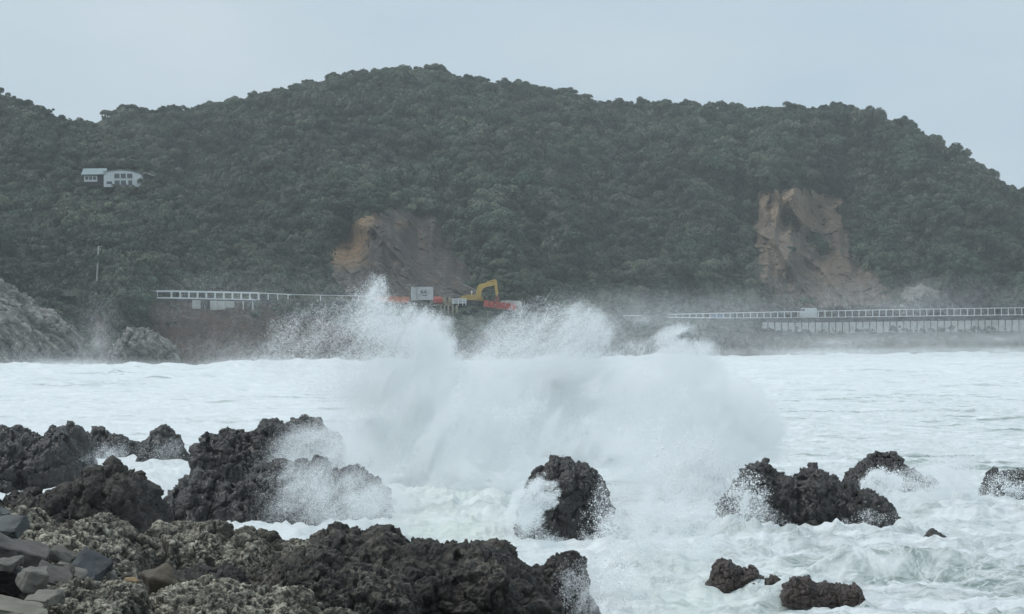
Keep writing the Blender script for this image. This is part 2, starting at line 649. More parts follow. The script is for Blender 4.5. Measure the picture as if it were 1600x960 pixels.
k = NM('leaves')
oi = k.n('ShaderNodeObjectInfo')
tint = k.attr('tint')
c1 = k.ramp(oi.outputs['Random'], [(0.0, (0.020, 0.034, 0.022)), (0.35, (0.034, 0.054, 0.030)), (0.7, (0.048, 0.066, 0.038)), (0.88, (0.066, 0.072, 0.046)), (1.0, (0.085, 0.105, 0.070))])
c2 = k.ramp(oi.outputs['Random'], [(0.0, (0.075, 0.125, 0.085)), (0.5, (0.12, 0.175, 0.11)), (0.85, (0.16, 0.185, 0.12)), (1.0, (0.22, 0.26, 0.18))])
pn = k.ramp(k.noise(0.035, 4, 0.6), [(0.35, 0.52), (0.7, 1.2)])
col = k.mix(tint, c1, c2)
col = k.mix(1.0, col, pn, 'MULTIPLY')
k.b.inputs['Subsurface Weight'].default_value = 0.0
M['leaf'] = k.done(col, 0.6)
k = NM('bark')
M['bark'] = k.done(k.mix(k.noise(6.0), (0.03, 0.025, 0.02), (0.09, 0.08, 0.065)), 0.9)


def gn_scatter(name, n_var):
    g = bpy.data.node_groups.new(name, 'GeometryNodeTree')
    g.interface.new_socket('Geometry', in_out='INPUT', socket_type='NodeSocketGeometry')
    g.interface.new_socket('Geometry', in_out='OUTPUT', socket_type='NodeSocketGeometry')
    N, L = g.nodes, g.links
    gi, go = N.new('NodeGroupInput'), N.new('NodeGroupOutput')

    def named(n_, t):
        x = N.new('GeometryNodeInputNamedAttribute')
        x.data_type = t
        x.inputs['Name'].default_value = n_
        return x.outputs[0]

    def sep(val):
        s_ = N.new('GeometryNodeSeparateGeometry')
        s_.domain = 'POINT'
        c_ = N.new('FunctionNodeCompare')
        c_.data_type = 'INT'
        c_.operation = 'EQUAL'
        ia = [i for i in c_.inputs if i.type == 'INT']
        L.new(named('vid', 'INT'), ia[0])
        ia[1].default_value = val
        L.new(gi.outputs[0], s_.inputs[0])
        L.new(c_.outputs[0], s_.inputs['Selection'])
        return s_.outputs[0]
    j = N.new('GeometryNodeGeometryToInstance')
    for q in range(n_var - 1, -1, -1):
        L.new(sep(q), j.inputs[0])
    ins = N.new('GeometryNodeInstanceOnPoints')
    L.new(sep(-1), ins.inputs['Points'])
    L.new(j.outputs[0], ins.inputs['Instance'])
    ins.inputs['Pick Instance'].default_value = True
    L.new(named('pick', 'INT'), ins.inputs['Instance Index'])
    er = N.new('FunctionNodeEulerToRotation')
    L.new(named('rot', 'FLOAT_VECTOR'), er.inputs[0])
    L.new(er.outputs[0], ins.inputs['Rotation'])
    L.new(named('scl', 'FLOAT_VECTOR'), ins.inputs['Scale'])
    L.new(ins.outputs[0], go.inputs[0])
    return g


def scatter_crowns(name, pts, radii, seed, leaves=2600, leaf=0.080, n_var=9, lobes=9, sq=(0.8, 1.35)):
    r = np.random.RandomState(seed)
    V, Fc, T, VID = [], [], [], []
    base = 0
    for q in range(n_var):
        v, f, t = leaf_crown(seed * 50 + q, leaves, leaf=leaf, lobes=lobes)
        V.append(v)
        Fc.append(f + base)
        T.append(t)
        VID.append(np.full(len(v), q))
        base += len(v)
    n = len(pts)
    V.append(pts)
    VID.append(np.full(n, -1))
    T.append(np.zeros(n))
    z = np.zeros((base, 3))
    rot = np.concatenate([z, np.stack([r.normal(0, 0.12, n), r.normal(0, 0.12, n), r.uniform(0, 6.28, n)], -1)])
    scl = np.concatenate([z, radii[:, None] * np.stack([r.uniform(0.85, 1.2, n), r.uniform(0.85, 1.2, n), r.uniform(*sq, n)], -1)])
    pick = np.concatenate([np.zeros(base, int), r.randint(0, n_var, n)])
    o = mesh_np(name, np.concatenate(V), np.concatenate(Fc), M['leaf'], smooth=False,
                attrs={'vid': np.concatenate(VID).astype(int), 'tint': np.concatenate(T), 'rot': rot, 'scl': scl, 'pick': pick.astype(int)})
    md = o.modifiers.new('scatter', 'NODES')
    md.node_group = gn_scatter(name + '_scatter', n_var)
    return o


def jitter_grid(fn, px0, px1, dpx, dpy, base, ridge, r, tmax=1.0):
    """points spread evenly as seen over the slope, with their height t"""
    px = np.arange(px0, px1, dpx)
    out_ = []
    for x in px:
        h = ip(x, base) - ip(x, ridge)
        if h < 6:
            continue
        m = max(2, int(h / dpy))
        t = (np.arange(m) + r.rand(m)) / m * tmax
        xx = x + r.uniform(-0.6, 0.6, m) * dpx
        out_.append(np.stack([xx, t], -1))
    return np.concatenate(out_)


r = np.random.RandomState(21)
HOUSE = (118, 258, 250, 296)
g = jitter_grid(main_pt, -60, 1800, 10, 8.0, ROADPY, RIDGEPY, r)
pp, tt = g[:, 0], g[:, 1]
py, Y = main_pt(pp, tt)
keep = np.ones(len(pp), bool)
for poly in POLYS:
    keep &= polydist(pp, py, poly) < r.uniform(-13, -3, len(pp))
keep |= (polydist(pp, py, P_TAN) > 0) & (py > 375) & (r.rand(len(pp)) < 0.025)
# bare strip and scrub just above the road
keep &= ~((tt < 0.035) & (r.rand(len(pp)) < 0.8))
pp, tt, py, Y = pp[keep], tt[keep], py[keep], Y[keep]
rad = (1.4 + 3.1 * r.rand(len(pp)) ** 2.0) * (0.65 + 0.35 * sst(0.0, 0.25, tt)) * (Y / 640)
rad *= 1 - 0.5 * sst(0.92, 1.0, tt)
pts = at(pp, py, Y)
pts[:, 2] += rad * 0.30
o = scatter_crowns('hill_forest', pts, rad, 31)
tag(o, kind='stuff')

g = jitter_grid(left_pt, -80, 325, 9.5, 7.5, LBASEPY, LRIDGEPY, r)
pp, tt = g[:, 0], g[:, 1]
py, Y = left_pt(pp, tt)
keep = np.ones(len(pp), bool)
keep &= ~((pp > HOUSE[0]) & (pp < HOUSE[2] - 8) & (py > HOUSE[1] + 10) & (py < HOUSE[3] - 5))
keep &= ~((py > 505 - 0.0 * pp) & (pp < 190))
rad = (1.3 + 2.8 * r.rand(len(pp)) ** 2.0) * (Y / 540)
rad *= 1 - 0.5 * sst(0.92, 1.0, tt)
rad = np.where((pp > 105) & (pp < 260) & (py > 285) & (py < 325), rad * 0.62, rad)
pts = at(pp, py, Y)[keep]
rad = rad[keep]
pts[:, 2] += rad * 0.30
o = scatter_crowns('spur_forest', pts, rad, 37)
tag(o, kind='stuff')


# ------------------------------------------------------------------ rocks
def rock(name, sil, Y, dfront, dback, base_py, mat, amp, size, step=1.4, pits=0.0, lich=0.3, sides=0.5, power=0.55, seed=0.0, nv=None,
         sharp=True, lumps=0.0, thick=None, smooth=True, lean=0.0, fine=0.55, angular=0.62, strata=None, jag=0.0):
    """A craggy rock whose crest runs along sil (photo pixels) Y metres out; front and back fall to the base.
    Every rock is a closed shell with its own depth, displaced in 3-D."""
    a = np.array(sil, float)
    for e_ in (0, -1):
        hh_ = base_py - a[e_, 1]
        if hh_ > 6:
            q_ = np.array([[a[e_, 0] + (0.28 * hh_ + 2) * (-1 if e_ == 0 else 1), base_py - 1.0]])
            q2_ = np.array([[a[e_, 0] + (0.17 * hh_ + 1) * (-1 if e_ == 0 else 1), base_py - 0.55 * hh_]])
            a = np.concatenate([q_, q2_, a]) if e_ == 0 else np.concatenate([a, q2_, q_])
    n_u = max(24, int((a[-1, 0] - a[0, 0]) / step))
    px = np.linspace(a[0, 0], a[-1, 0], n_u)
    crest = np.interp(px, a[:, 0], a[:, 1])
    if jag:
        j_ = np.stack([px / 26.0 + seed * 3.3, px * 0 + seed, px * 0], -1)
        tp_ = np.clip((base_py - crest) / 40.0, 0, 1)
        crest = crest - jag * tp_ * (2.2 * (ridged(j_, 4) - 0.4) + 0.8 * perlin(j_ * 4))
    bz = CH + (HZ - base_py) / F * Y - 0.15
    tz = CH + (HZ - crest) / F * Y
    h = np.maximum(tz - bz, 0.02)
    hm = h.max()
    dsc = np.clip(h / hm, 0.02, 1) ** 0.5
    if nv is None:
        nv = int(max(28, (hm / Y * F + 0.25 * (dfront / Y * F)) / step * 1.25)) + 16
    th = np.linspace(0, 1, nv)
    th = np.concatenate([th[th < 0.82], np.linspace(0.82, 1, max(6, nv // 8))])
    nv = len(th)
    ang = th * np.pi
    sn, cs = np.sin(ang) ** power, np.cos(ang)
    d_ = np.where(cs > 0, dfront, dback)
    YY = Y - (cs * d_)[None, :] * dsc[:, None] + lean * (h[:, None] * sn[None, :])
    ZZ = bz + h[:, None] * sn[None, :]
    X = ((px - 800) / F * Y)[:, None] + 0 * YY
    v = np.stack([X, YY, ZZ], -1)
    # normals of the smooth shell
    du = np.gradient(v, axis=0)
    dv = np.gradient(v, axis=1)
    nrm = np.cross(dv, du)
    nrm /= np.linalg.norm(nrm, axis=-1)[..., None] + 1e-9
    flip = np.where(nrm[:, nv // 3, 1].mean() > 0, -1, 1)
    nrm *= flip
    # soften normals so crest pixels move up as well as out
    q = v / size + seed * 13.7
    wq = q + 0.35 * np.stack([perlin(q * 1.3 + 5), perlin(q * 1.3 + 9), perlin(q * 1.3 + 13)], -1)
    big = ridged(wq * 0.6, 3) - 0.45
    F1, F2, idv, fa = worley(wq * 1.1, True)
    blk = (idv - 0.5) * 0.5 + (1 - angular) * (0.55 - F1) * 0.6 + angular * fa * 0.75
    G1, G2, gid, fb = worley(wq * 2.9 + 7, True)
    med = (gid - 0.5) * 0.25 + (1 - angular) * (0.5 - G1) * 0.5 + angular * fb * 0.55
    fin = ridged(wq * 5.5 + 3, 4) - 0.4
    dsp = amp * (0.55 * big + 0.65 * blk + 0.45 * med + fine * 0.42 * fin)
    if strata:
        ca_, sa_ = math.cos(math.radians(strata[0])), math.sin(math.radians(strata[0]))
        al_, cr_ = v[..., 0] * ca_ + v[..., 2] * sa_, -v[..., 0] * sa_ + v[..., 2] * ca_
        sq_ = np.stack([al_ / (strata[1] * 6), cr_ / strata[1], v[..., 1] / (strata[1] * 3)], -1) + 0.25 * fbm(q * 0.8, 3)[..., None]
        dsp = dsp + strata[2] * (ridged(sq_, 4) - 0.4)
    crack = sst(0.10, 0.0, F2 - F1)
    dsp -= amp * 0.35 * crack
    pit = 0.0
    if pits:
        H1, H2, hid = worley((v + 0.03 * np.stack([perlin(v * 9), perlin(v * 9 + 4), perlin(v * 9 + 8)], -1)) / pits)
        pit = sst(0.62, 0.22, H1) * (0.35 + 0.65 * hid)
        K1, K2, kid = worley(v / (pits * 0.42) + 3)
        pit = np.maximum(pit, 0.55 * sst(0.55, 0.2, K1))
        dsp = dsp - pit * pits * 0.75
    ft = np.clip(np.minimum(px - px[0], px[-1] - px) / (0.06 * (px[-1] - px[0]) + 1), 0, 1)[:, None]
    dsp = dsp * (0.35 + 0.65 * ft)
    up = nrm.copy()
    up[..., 2] *= 0.9
    v = v + up * dsp[..., None]
    v[..., 0] += amp * 0.25 * fbm(q * 1.1 + 21, 3)
    # growth on what sticks out of the surface and is dry enough
    L = lich * (1.2 - 1.9 * pit) * (0.55 + 0.9 * np.clip(nrm[..., 2], 0, 1)) * np.clip(0.55 + 1.1 * fbm(v * 0.9 + 40, 4), 0, 1.3)
    L = L * (1 - 0.85 * crack)
    o = mesh_np(name, v.reshape(-1, 3), gridf(n_u, nv)[:, ::-1] if flip > 0 else gridf(n_u, nv), mat, attrs={'lich': np.clip(L, 0, 1).ravel()}, smooth=smooth)
    return o


def srock(label, *a, cat='rock', group=None, **kw):
    kw.setdefault('jag', 4.0)
    o = rock('sea_rock', *a, **kw)
    return tag(o, label, cat, group)


# left headlands across the water
o = rock('headland_rock', tab(-120, 440, -40, 438, 0, 448, 40, 474, 80, 497, 105, 520, 122, 540, 130, 560, 134, 578), 395, 13, 30, 582, M['cliff_grey'], 2.4, 8.0, angular=0.9, fine=0.2, strata=(-48, 2.0, 1.3),
         step=1.3, lich=0.75, power=0.8, seed=1.0)
tag(o, 'pale grey sea cliff capped with scrub at the foot of the left hill', 'cliff')
o = rock('headland_rock', tab(168, 570, 178, 545, 200, 515, 222, 512, 240, 522, 262, 532, 277, 548, 282, 562, 288, 578), 404, 7, 14, 582, M['cliff_grey'], 1.6, 5.0, angular=0.9, fine=0.2, strata=(-40, 1.4, 0.8),
         step=1.2, lich=0.6, power=0.7, seed=2.0)
tag(o, 'small blocky grey headland rock under the white roadside railing', 'cliff')

# ---- rocks standing in the surf
srock('long low dark ledge at the far left edge of the surf', tab(-160, 690, -60, 668, 0, 671, 30, 672, 50, 676, 76, 689, 84, 670, 100, 667, 118, 671, 128, 690, 136, 716), 88, 5, 3.5, 792, M['wet_rock'], 0.6, 1.4, lich=0.15, seed=3)
srock('thin low reef of dark rock between the long ledge and the knob', tab(112, 700, 128, 684, 150, 676, 175, 676, 200, 688, 222, 690, 234, 702), 109, 1.6, 1.6, 716, M['wet_rock'], 0.45, 1.0, step=1.0, lich=0.15, seed=3.5)
srock('small rock knob with white water streaming off it, ending the left ledge', tab(218, 710, 228, 690, 238, 672, 252, 667, 266, 672, 280, 684, 290, 700, 294, 712), 103, 1.3, 1.2, 728, M['wet_rock'], 0.36, 0.9, step=1.0, lich=0.1, seed=4)
srock('squat dark rock with a vertical left face, left of the spray', tab(302, 742, 306, 700, 314, 678, 340, 675, 362, 676, 380, 680, 396, 683, 406, 662, 420, 655, 436, 660, 446, 688, 452, 720), 84, 2.2, 2.0, 760, M['wet_rock'], 0.42, 0.85, lich=0.2, seed=5, angular=0.8, power=0.4, strata=(80, 0.25, 0.14))
srock('peaked rock half veiled by mist behind the left rocks', tab(392, 700, 410, 686, 440, 664, 456, 654, 478, 653, 500, 660, 520, 678, 540, 705, 556, 730), 100, 2.0, 2.0, 748, M['wet_rock'], 0.5, 1.1, lich=0.3, seed=6)
srock('tiny rock in the mist right of the peaked rock', tab(535, 716, 548, 706, 560, 702, 572, 706, 584, 718), 99, 0.7, 0.7, 724, M['wet_rock'], 0.2, 0.6, step=1.0, lich=0.1, seed=6.5)
srock('broad dark hump of rock dusted with spray, below the squat rock', tab(262, 815, 266, 776, 280, 757, 300, 744, 320, 742, 345, 750, 372, 752, 392, 736, 420, 724, 450, 722, 470, 728, 490, 722, 504, 716, 510, 734, 530, 740, 560, 736, 580, 744, 600, 768, 616, 800), 73, 3.4, 2.5, 836, M['wet_rock'], 0.62, 1.25, lich=0.22, seed=7)
srock('dark pyramid shaped rock between the white gully and the lichened shelf', tab(-60, 800, 0, 792, 40, 776, 80, 768, 115, 764, 130, 748, 150, 736, 166, 730, 182, 736, 190, 744, 208, 740, 220, 750, 233, 776, 244, 800, 256, 824), 52, 3.2, 2.5, 838, M['dark_rock'], 0.5, 0.9, lich=0.35, seed=8, strata=(-40, 0.2, 0.12))
srock('round topped dark rock with white water curling over its left side, mid photo', tab(802, 846, 816, 784, 832, 742, 850, 724, 868, 716, 884, 716, 904, 726, 924, 738, 940, 756, 950, 784, 952, 820, 974, 842), 66.0, 1.5, 1.2, 858, M['wet_rock'], 0.36, 0.8, angular=0.8, lich=0.25, seed=9, power=0.45)
srock('faint rock top almost lost in the mist behind the spray', tab(850, 704, 874, 692, 890, 684, 908, 676, 924, 675, 940, 686, 952, 700), 106, 1.2, 1.2, 724, M['wet_rock'], 0.3, 0.9, step=1.0, lich=0.2, seed=9.5)
srock('largest black jagged ridge with sloping strata on the right', tab(1128, 790, 1146, 760, 1160, 742, 1176, 728, 1194, 722, 1206, 732, 1222, 742, 1238, 752, 1247, 757, 1256, 738, 1268, 730, 1282, 738, 1300, 746, 1320, 750, 1338, 756, 1352, 766, 1366, 772, 1382, 784, 1396, 802, 1412, 824, 1422, 836), 70, 2.2, 2.0, 846, M['wet_rock'], 0.34, 0.7, lich=0.2, seed=10, power=0.85, fine=0.4, jag=2.5, angular=0.85, strata=(-50, 0.24, 0.26))
srock('grey two lobed rock behind the jagged ridge, half hidden by spray', tab(1318, 760, 1328, 738, 1346, 722, 1354, 714, 1366, 722, 1372, 716, 1388, 713, 1404, 716, 1414, 734, 1436, 738, 1456, 748, 1468, 764, 1476, 780), 86, 1.8, 1.6, 790, M['wet_rock'], 0.34, 0.7, lich=0.3, seed=11, jag=6.0, angular=0.85, strata=(-55, 0.25, 0.2))
srock('rock with spray over it at the right edge of the photo', tab(1536, 770, 1546, 742, 1560, 738, 1572, 742, 1586, 732, 1600, 734, 1630, 728, 1660, 745, 1690, 780), 82, 1.5, 1.5, 792, M['wet_rock'], 0.42, 0.85, lich=0.3, seed=12)
srock('small black rock awash just right of the jagged ridge', tab(1440, 850, 1448, 836, 1456, 831, 1468, 834, 1478, 842, 1490, 856), 64, 0.5, 0.5, 858, M['wet_rock'], 0.16, 0.4, step=1.0, lich=0.1, seed=13)
srock('brown wet rock awash with two knobs, low in the right foam', tab(1108, 902, 1116, 880, 1128, 873, 1146, 882, 1160, 892, 1172, 886, 1182, 890, 1194, 908), 53, 0.8, 0.7, 915, M['red_rock'], 0.15, 0.34, jag=4.0, angular=0.9, step=1.0, lich=0.15, power=0.9, seed=14)
srock('long flat reddish rock awash, lowest in the right foam', tab(1226, 912, 1240, 900, 1258, 899, 1278, 910, 1300, 912, 1318, 914, 1336, 912, 1346, 922, 1350, 932), 50, 0.7, 0.6, 934, M['red_rock'], 0.14, 0.34, jag=4.0, angular=0.9, step=1.0, lich=0.15, power=0.9, seed=15)
srock('thumb sized rock tip between the two brown rocks', tab(1196, 908, 1204, 900, 1214, 901, 1222, 910), 51.5, 0.3, 0.3, 914, M['red_rock'], 0.1, 0.3, step=0.8, lich=0.1, seed=16)

# ---- the rock shelf in the foreground
px = np.arange(-260, 1000, 5)
yy = np.linspace(4, 46, 110)
P, Q = np.meshgrid(px, yy, indexing='ij')
Zg = np.interp(Q, [4, 12, 20, 30, 40, 46], [4.2, 4.05, 3.45, 2.2, 0.6, -1.2]) - 0.9 * sst(500, 900, P)
Zg = Zg + 0.35 * fbm(np.stack([P / 60, Q / 2.0, P * 0], -1), 5)
v = np.stack([(P - 800) / F * Q, Q, Zg], -1)
o = mesh_np('shore_ground', v.reshape(-1, 3), gridf(len(px), len(yy)), M['dark_rock'], attrs={'lich': np.full(P.size, 0.3)})
tag(o, kind='structure')

SH = 'lichened outcrops of the foreground shelf'


def shelf(label, *a, **kw):
    o = rock('shelf_rock', *a, **kw)
    return tag(o, label, 'rock')


shelf('black craggy outcrop with a flat notched top at the middle of the shelf edge', tab(470, 872, 486, 846, 498, 838, 514, 834, 518, 826, 534, 827, 545, 832, 556, 828, 574, 832, 590, 830, 606, 828, 620, 840, 632, 850, 650, 862, 668, 880), 33, 2.0, 1.4, 975, M['dark_rock'], 0.26, 0.5, lich=0.5, seed=20, power=0.42)
shelf('broad black craggy outcrop at the right end of the shelf', tab(610, 900, 630, 860, 652, 855, 680, 852, 710, 855, 716, 862, 722, 853, 748, 850, 770, 846, 784, 850, 798, 864, 812, 882, 832, 902, 850, 925, 866, 950, 884, 985), 31, 2.1, 1.5, 990, M['dark_rock'], 0.27, 0.52, lich=0.4, seed=21, power=0.42)
shelf('low dark rocks flecked with foam at the tip of the shelf', tab(806, 914, 822, 888, 846, 886, 856, 874, 872, 868, 890, 864, 908, 874, 914, 892, 922, 925), 36, 0.8, 0.7, 985, M['dark_rock'], 0.22, 0.42, lich=0.35, seed=22)
shelf('pale lichened ridge on the far left of the shelf', tab(-80, 800, 0, 796, 24, 798, 44, 796, 62, 812, 80, 818, 110, 822, 130, 812, 150, 808, 172, 812, 190, 824, 214, 836, 236, 860, 256, 896, 268, 915), 25, 2.3, 1.5, 935, M['tafoni'], 0.20, 0.48, step=1.1, pits=0.075, angular=0.25, fine=0.25, lich=1.0, seed=23, power=0.55)
shelf('pale lichened hump with honeycomb pits in the middle of the shelf', tab(216, 880, 232, 836, 250, 822, 270, 820, 292, 818, 310, 822, 330, 816, 352, 820, 364, 836, 380, 828, 404, 828, 420, 836, 438, 850, 462, 848, 480, 852, 494, 870, 506, 900), 26.5, 1.9, 1.3, 940, M['tafoni'], 0.21, 0.46, step=1.1, pits=0.075, angular=0.25, fine=0.25, lich=0.85, seed=24, power=0.5)
shelf('grey pitted outcrop rising behind the nearest lichened hump', tab(360, 960, 376, 900, 398, 892, 420, 882, 450, 866, 480, 862, 510, 866, 540, 880, 570, 882, 600, 890, 626, 906, 646, 925, 664, 985), 23, 1.6, 1.2, 1010, M['dark_rock'], 0.21, 0.42, step=1.1, pits=0.07, fine=0.3, lich=0.95, seed=25, power=0.45)
shelf('nearest pale lichened hump along the bottom edge', tab(196, 985, 214, 945, 236, 926, 262, 918, 286, 914, 310, 912, 336, 908, 362, 912, 386, 918, 404, 922, 430, 926, 456, 924, 474, 934, 490, 952, 504, 985), 17.5, 1.3, 1.2, 1030, M['tafoni'], 0.15, 0.36, step=1.0, pits=0.055, angular=0.25, fine=0.25, lich=1.0, seed=26, power=0.5)
shelf('small yellowish lichened hump between the slabs and the bottom edge', tab(64, 985, 72, 930, 90, 915, 112, 910, 132, 911, 150, 918, 174, 913, 196, 912, 214, 920, 222, 940, 236, 985), 16.5, 0.9, 0.8, 1010, M['tafoni'], 0.12, 0.3, step=1.0, pits=0.05, angular=0.25, fine=0.25, lich=1.0, seed=27, power=0.5)
shelf('dark brown hollowed rock between the two lichened humps', tab(190, 960, 206, 915, 226, 900, 256, 898, 290, 890, 320, 886, 350, 888, 376, 905, 400, 960), 22, 0.9, 1.0, 1000, M['dark_rock'], 0.13, 0.32, step=1.1, lich=0.25, seed=28, power=0.5)
shelf('light grey lichened bump at the bottom edge, right of the nearest hump', tab(486, 985, 500, 958, 520, 950, 548, 952, 570, 962, 590, 990), 17, 0.6, 0.6, 1030, M['tafoni'], 0.09, 0.28, step=1.0, pits=0.05, angular=0.25, fine=0.25, lich=0.8, seed=29)

# ------------------------------------------------------------------ loose slabs on the shelf (left)
k = NM('slate')
n1 = k.noise(2.5, 6, 0.6)
n2 = k.noise(22.0, 6, 0.65, vec=k.pos((1, 1, 3)))
tintc = k.n('ShaderNodeObjectInfo')
c = k.mix(k.ramp(n1, [(0.35, 0.0), (0.65, 1.0)]), (0.5, 0.5, 0.5), (1.2, 1.16, 1.1))
c = k.mix(1.0, c, tintc.outputs['Color'], 'MULTIPLY')
c = k.mix(k.math('MULTIPLY', k.ramp(n2, [(0.55, 0.0), (0.75, 1.0)]), 0.35), c, (0.24, 0.23, 0.20))
k.bump(n2, 0.5, 0.02)
M['slate'] = k.done(c, 0.62)


def stone(name, label, px, py, Y, size, rot, col, seed, cuts=0.22, round_=0.0, bev=0.012):
    """a broken slab: a jittered block, split into facets, edges chipped"""
    r = np.random.RandomState(seed)
    bm = bmesh.new()
    n = 26
    p = r.uniform(-1, 1, (n, 3))
    if round_:
        p /= (np.linalg.norm(p, axis=1)[:, None] ** round_)
    else:
        p = np.sign(p) * np.abs(p) ** cuts
    p *= np.array(size) * 0.46
    vs = [bm.verts.new(tuple(q)) for q in p]
    bmesh.ops.convex_hull(bm, input=vs)
    bmesh.ops.delete(bm, geom=[x for x in bm.verts if not x.link_faces], context='VERTS')
    bmesh.ops.dissolve_limit(bm, angle_limit=0.16, verts=bm.verts, edges=bm.edges)
    bmesh.ops.bevel(bm, geom=list(bm.edges), offset=bev, segments=2, affect='EDGES', profile=0.5, clamp_overlap=True)
    bmesh.ops.triangulate(bm, faces=bm.faces)
    for _ in range(3):
        bmesh.ops.subdivide_edges(bm, edges=[e for e in bm.edges if e.calc_length() > 0.035], cuts=1, use_grid_fill=False)
        bmesh.ops.triangulate(bm, faces=bm.faces)
    co = np.array([x.co for x in bm.verts])
    bm.normal_update()
    nn = np.array([x.normal for x in bm.verts])
    dsp = 0.046 * fbm(co * 5 + seed, 4) + 0.012 * fbm(co * np.array([6, 6, 40.0]) + seed, 3)
    co = co + nn * dsp[:, None]
    for x, q in zip(bm.verts, co):
        x.co = q
    me = bpy.data.meshes.new(name)
    bm.to_mesh(me)
    bm.free()
    me.materials.append(M['slate'])
    for p_ in me.polygons:
        p_.use_smooth = True
    o = bpy.data.objects.new(name, me)
    o.location = atv(px, py, Y)
    o.rotation_euler = [math.radians(a) for a in rot]
    o.color = (*col, 1)
    C.objects.link(o)
    return tag(o, label, 'stone')


G1 = (0.11, 0.102, 0.096)
stone('stone_slab', 'largest long smooth grey slab sloping down to the right, at the left edge', 32, 862, 19.0, (0.52, 0.42, 0.15), (12, 17, 8), G1, 1)
stone('stone_slab', 'bluish grey folded block above the long slab, at the left edge', 12, 826, 20.5, (0.36, 0.4, 0.14), (18, -8, -14), (0.10, 0.108, 0.112), 2)
stone('stone_slab', 'upright thin grey slab corner at the left edge, top of the slabs', -3, 806, 21.5, (0.16, 0.3, 0.2), (0, 38, 0), (0.17, 0.18, 0.18), 3)
stone('stone_slab', 'dark blue slab with a white fleck leaning on the lichened rock', 140, 888, 19.5, (0.32, 0.36, 0.13), (34, 24, -10), (0.070, 0.077, 0.085), 4)
stone('stone_slab', 'flat brownish grey slab lying under the dark blue slab', 86, 898, 18.2, (0.32, 0.42, 0.10), (24, 20, 6), (0.14, 0.125, 0.115), 5)
stone('stone_slab', 'rough edged narrow grey slab beside the dark blue slab', 108, 894, 18.6, (0.30, 0.25, 0.09), (20, 26, 12), (0.16, 0.155, 0.135), 6)
stone('stone_slab', 'rounded grey block with a flat right face among the slabs', 52, 905, 17.4, (0.24, 0.28, 0.19), (8, 8, 20), (0.155, 0.15, 0.135), 7)
stone('stone_slab', 'thin pale slab ends stuck out under the long slab, at the left edge', 8, 880, 17.8, (0.22, 0.3, 0.07), (10, 8, -8), (0.19, 0.185, 0.16), 8)
stone('stone_slab', 'black slab standing among the slabs', 14, 905, 17.9, (0.34, 0.2, 0.24), (14, 30, 6), (0.035, 0.035, 0.035), 9)
stone('stone_slab', 'broad flat pale slab in the bottom left corner', 22, 956, 14.5, (0.46, 0.7, 0.12), (3, 10, 18), (0.20, 0.19, 0.155), 10)
stone('stone_slab', 'wedge shaped grey slab with a dark gap under it, by the corner slab', 70, 938, 15.6, (0.19, 0.3, 0.08), (6, -4, -16), (0.17, 0.165, 0.145), 11)
stone('stone_slab', 'flat grey slab on the lichened rock above the dark blue slab', 98, 866, 22.6, (0.26, 0.3, 0.09), (26, 40, 0), (0.12, 0.115, 0.10), 12)
stone('pebble', 'round pale grey pebble in the hollow right of the slabs', 177, 902, 19.6, (0.10, 0.1, 0.10), (0, 0, 0), (0.30, 0.29, 0.27), 13, round_=0.9, bev=0.006)
stone('pebble', 'tan flattened cobble right of the round pale pebble', 207, 909, 19.4, (0.17, 0.14, 0.085), (0, 6, 0), (0.24, 0.17, 0.095), 14, round_=0.85, bev=0.006)
stone('pebble', 'angular olive grey stone above the round pale pebble', 164, 888, 20.6, (0.22, 0.16, 0.13), (0, 4, 30), (0.16, 0.15, 0.115), 15, cuts=0.5)
stone('pebble', 'large brown boulder face right of the tan cobble', 252, 905, 21.0, (0.34, 0.3, 0.26), (10, -20, 10), (0.13, 0.105, 0.075), 16, cuts=0.5)


# ------------------------------------------------------------------ the sea
k = NM('sea_foam')
P0 = k.pos()
# flow-warped coordinates: streaks of foam drawn out by the backwash
wv = k.n('ShaderNodeTexNoise')
wv.inputs['Scale'].default_value = 0.28
wv.inputs['Detail'].default_value = 3.0
k.l(P0, wv.inputs['Vector'])
vm = k.n('ShaderNodeVectorMath', operation='MULTIPLY_ADD')
k.l(wv.outputs['Color'], vm.inputs[0])
vm.inputs[1].default_value = (3.2, 3.2, 0)
k.l(P0, vm.inputs[2])
mp1 = k.n('ShaderNodeMapping')
mp1.inputs['Scale'].default_value = (0.55, 0.9, 0.6)
k.l(vm.outputs[0], mp1.inputs[0])
f1 = k.noise(1.0, 9, 0.66, vec=mp1.outputs[0], dist=0.8)
mp2 = k.n('ShaderNodeMapping')
mp2.inputs['Scale'].default_value = (0.06, 0.20, 0.1)
k.l(P0, mp2.inputs[0])
f2 = k.noise(1.0, 5, 0.6, vec=mp2.outputs[0], dist=0.4)
thin = k.attr('thin')
# thin threads of foam where folds of the noise meet, at two sizes
def threads(sc_, det_, w_):
    n_ = k.noise(sc_, det_, 0.6, vec=vm.outputs[0], dist=1.1)
    a_ = k.math('ABSOLUTE', k.math('SUBTRACT', n_, 0.5))
    return k.ramp(a_, [(0.0, 1.0), (w_, 0.0)])
th1, th2 = threads(0.8, 6, 0.075), threads(2.4, 5, 0.10)
lace = k.ramp(f1, [(0.40, 0.0), (0.50, 0.55), (0.60, 1.0)])
lace = k.math('MAXIMUM', lace, k.math('MAXIMUM', k.math('MULTIPLY', th1, 0.9), k.math('MULTIPLY', th2, 0.6)))
foam = k.math('SUBTRACT', 1.0, k.math('MULTIPLY', k.math('SUBTRACT', 1.0, lace), thin), clamp=True)
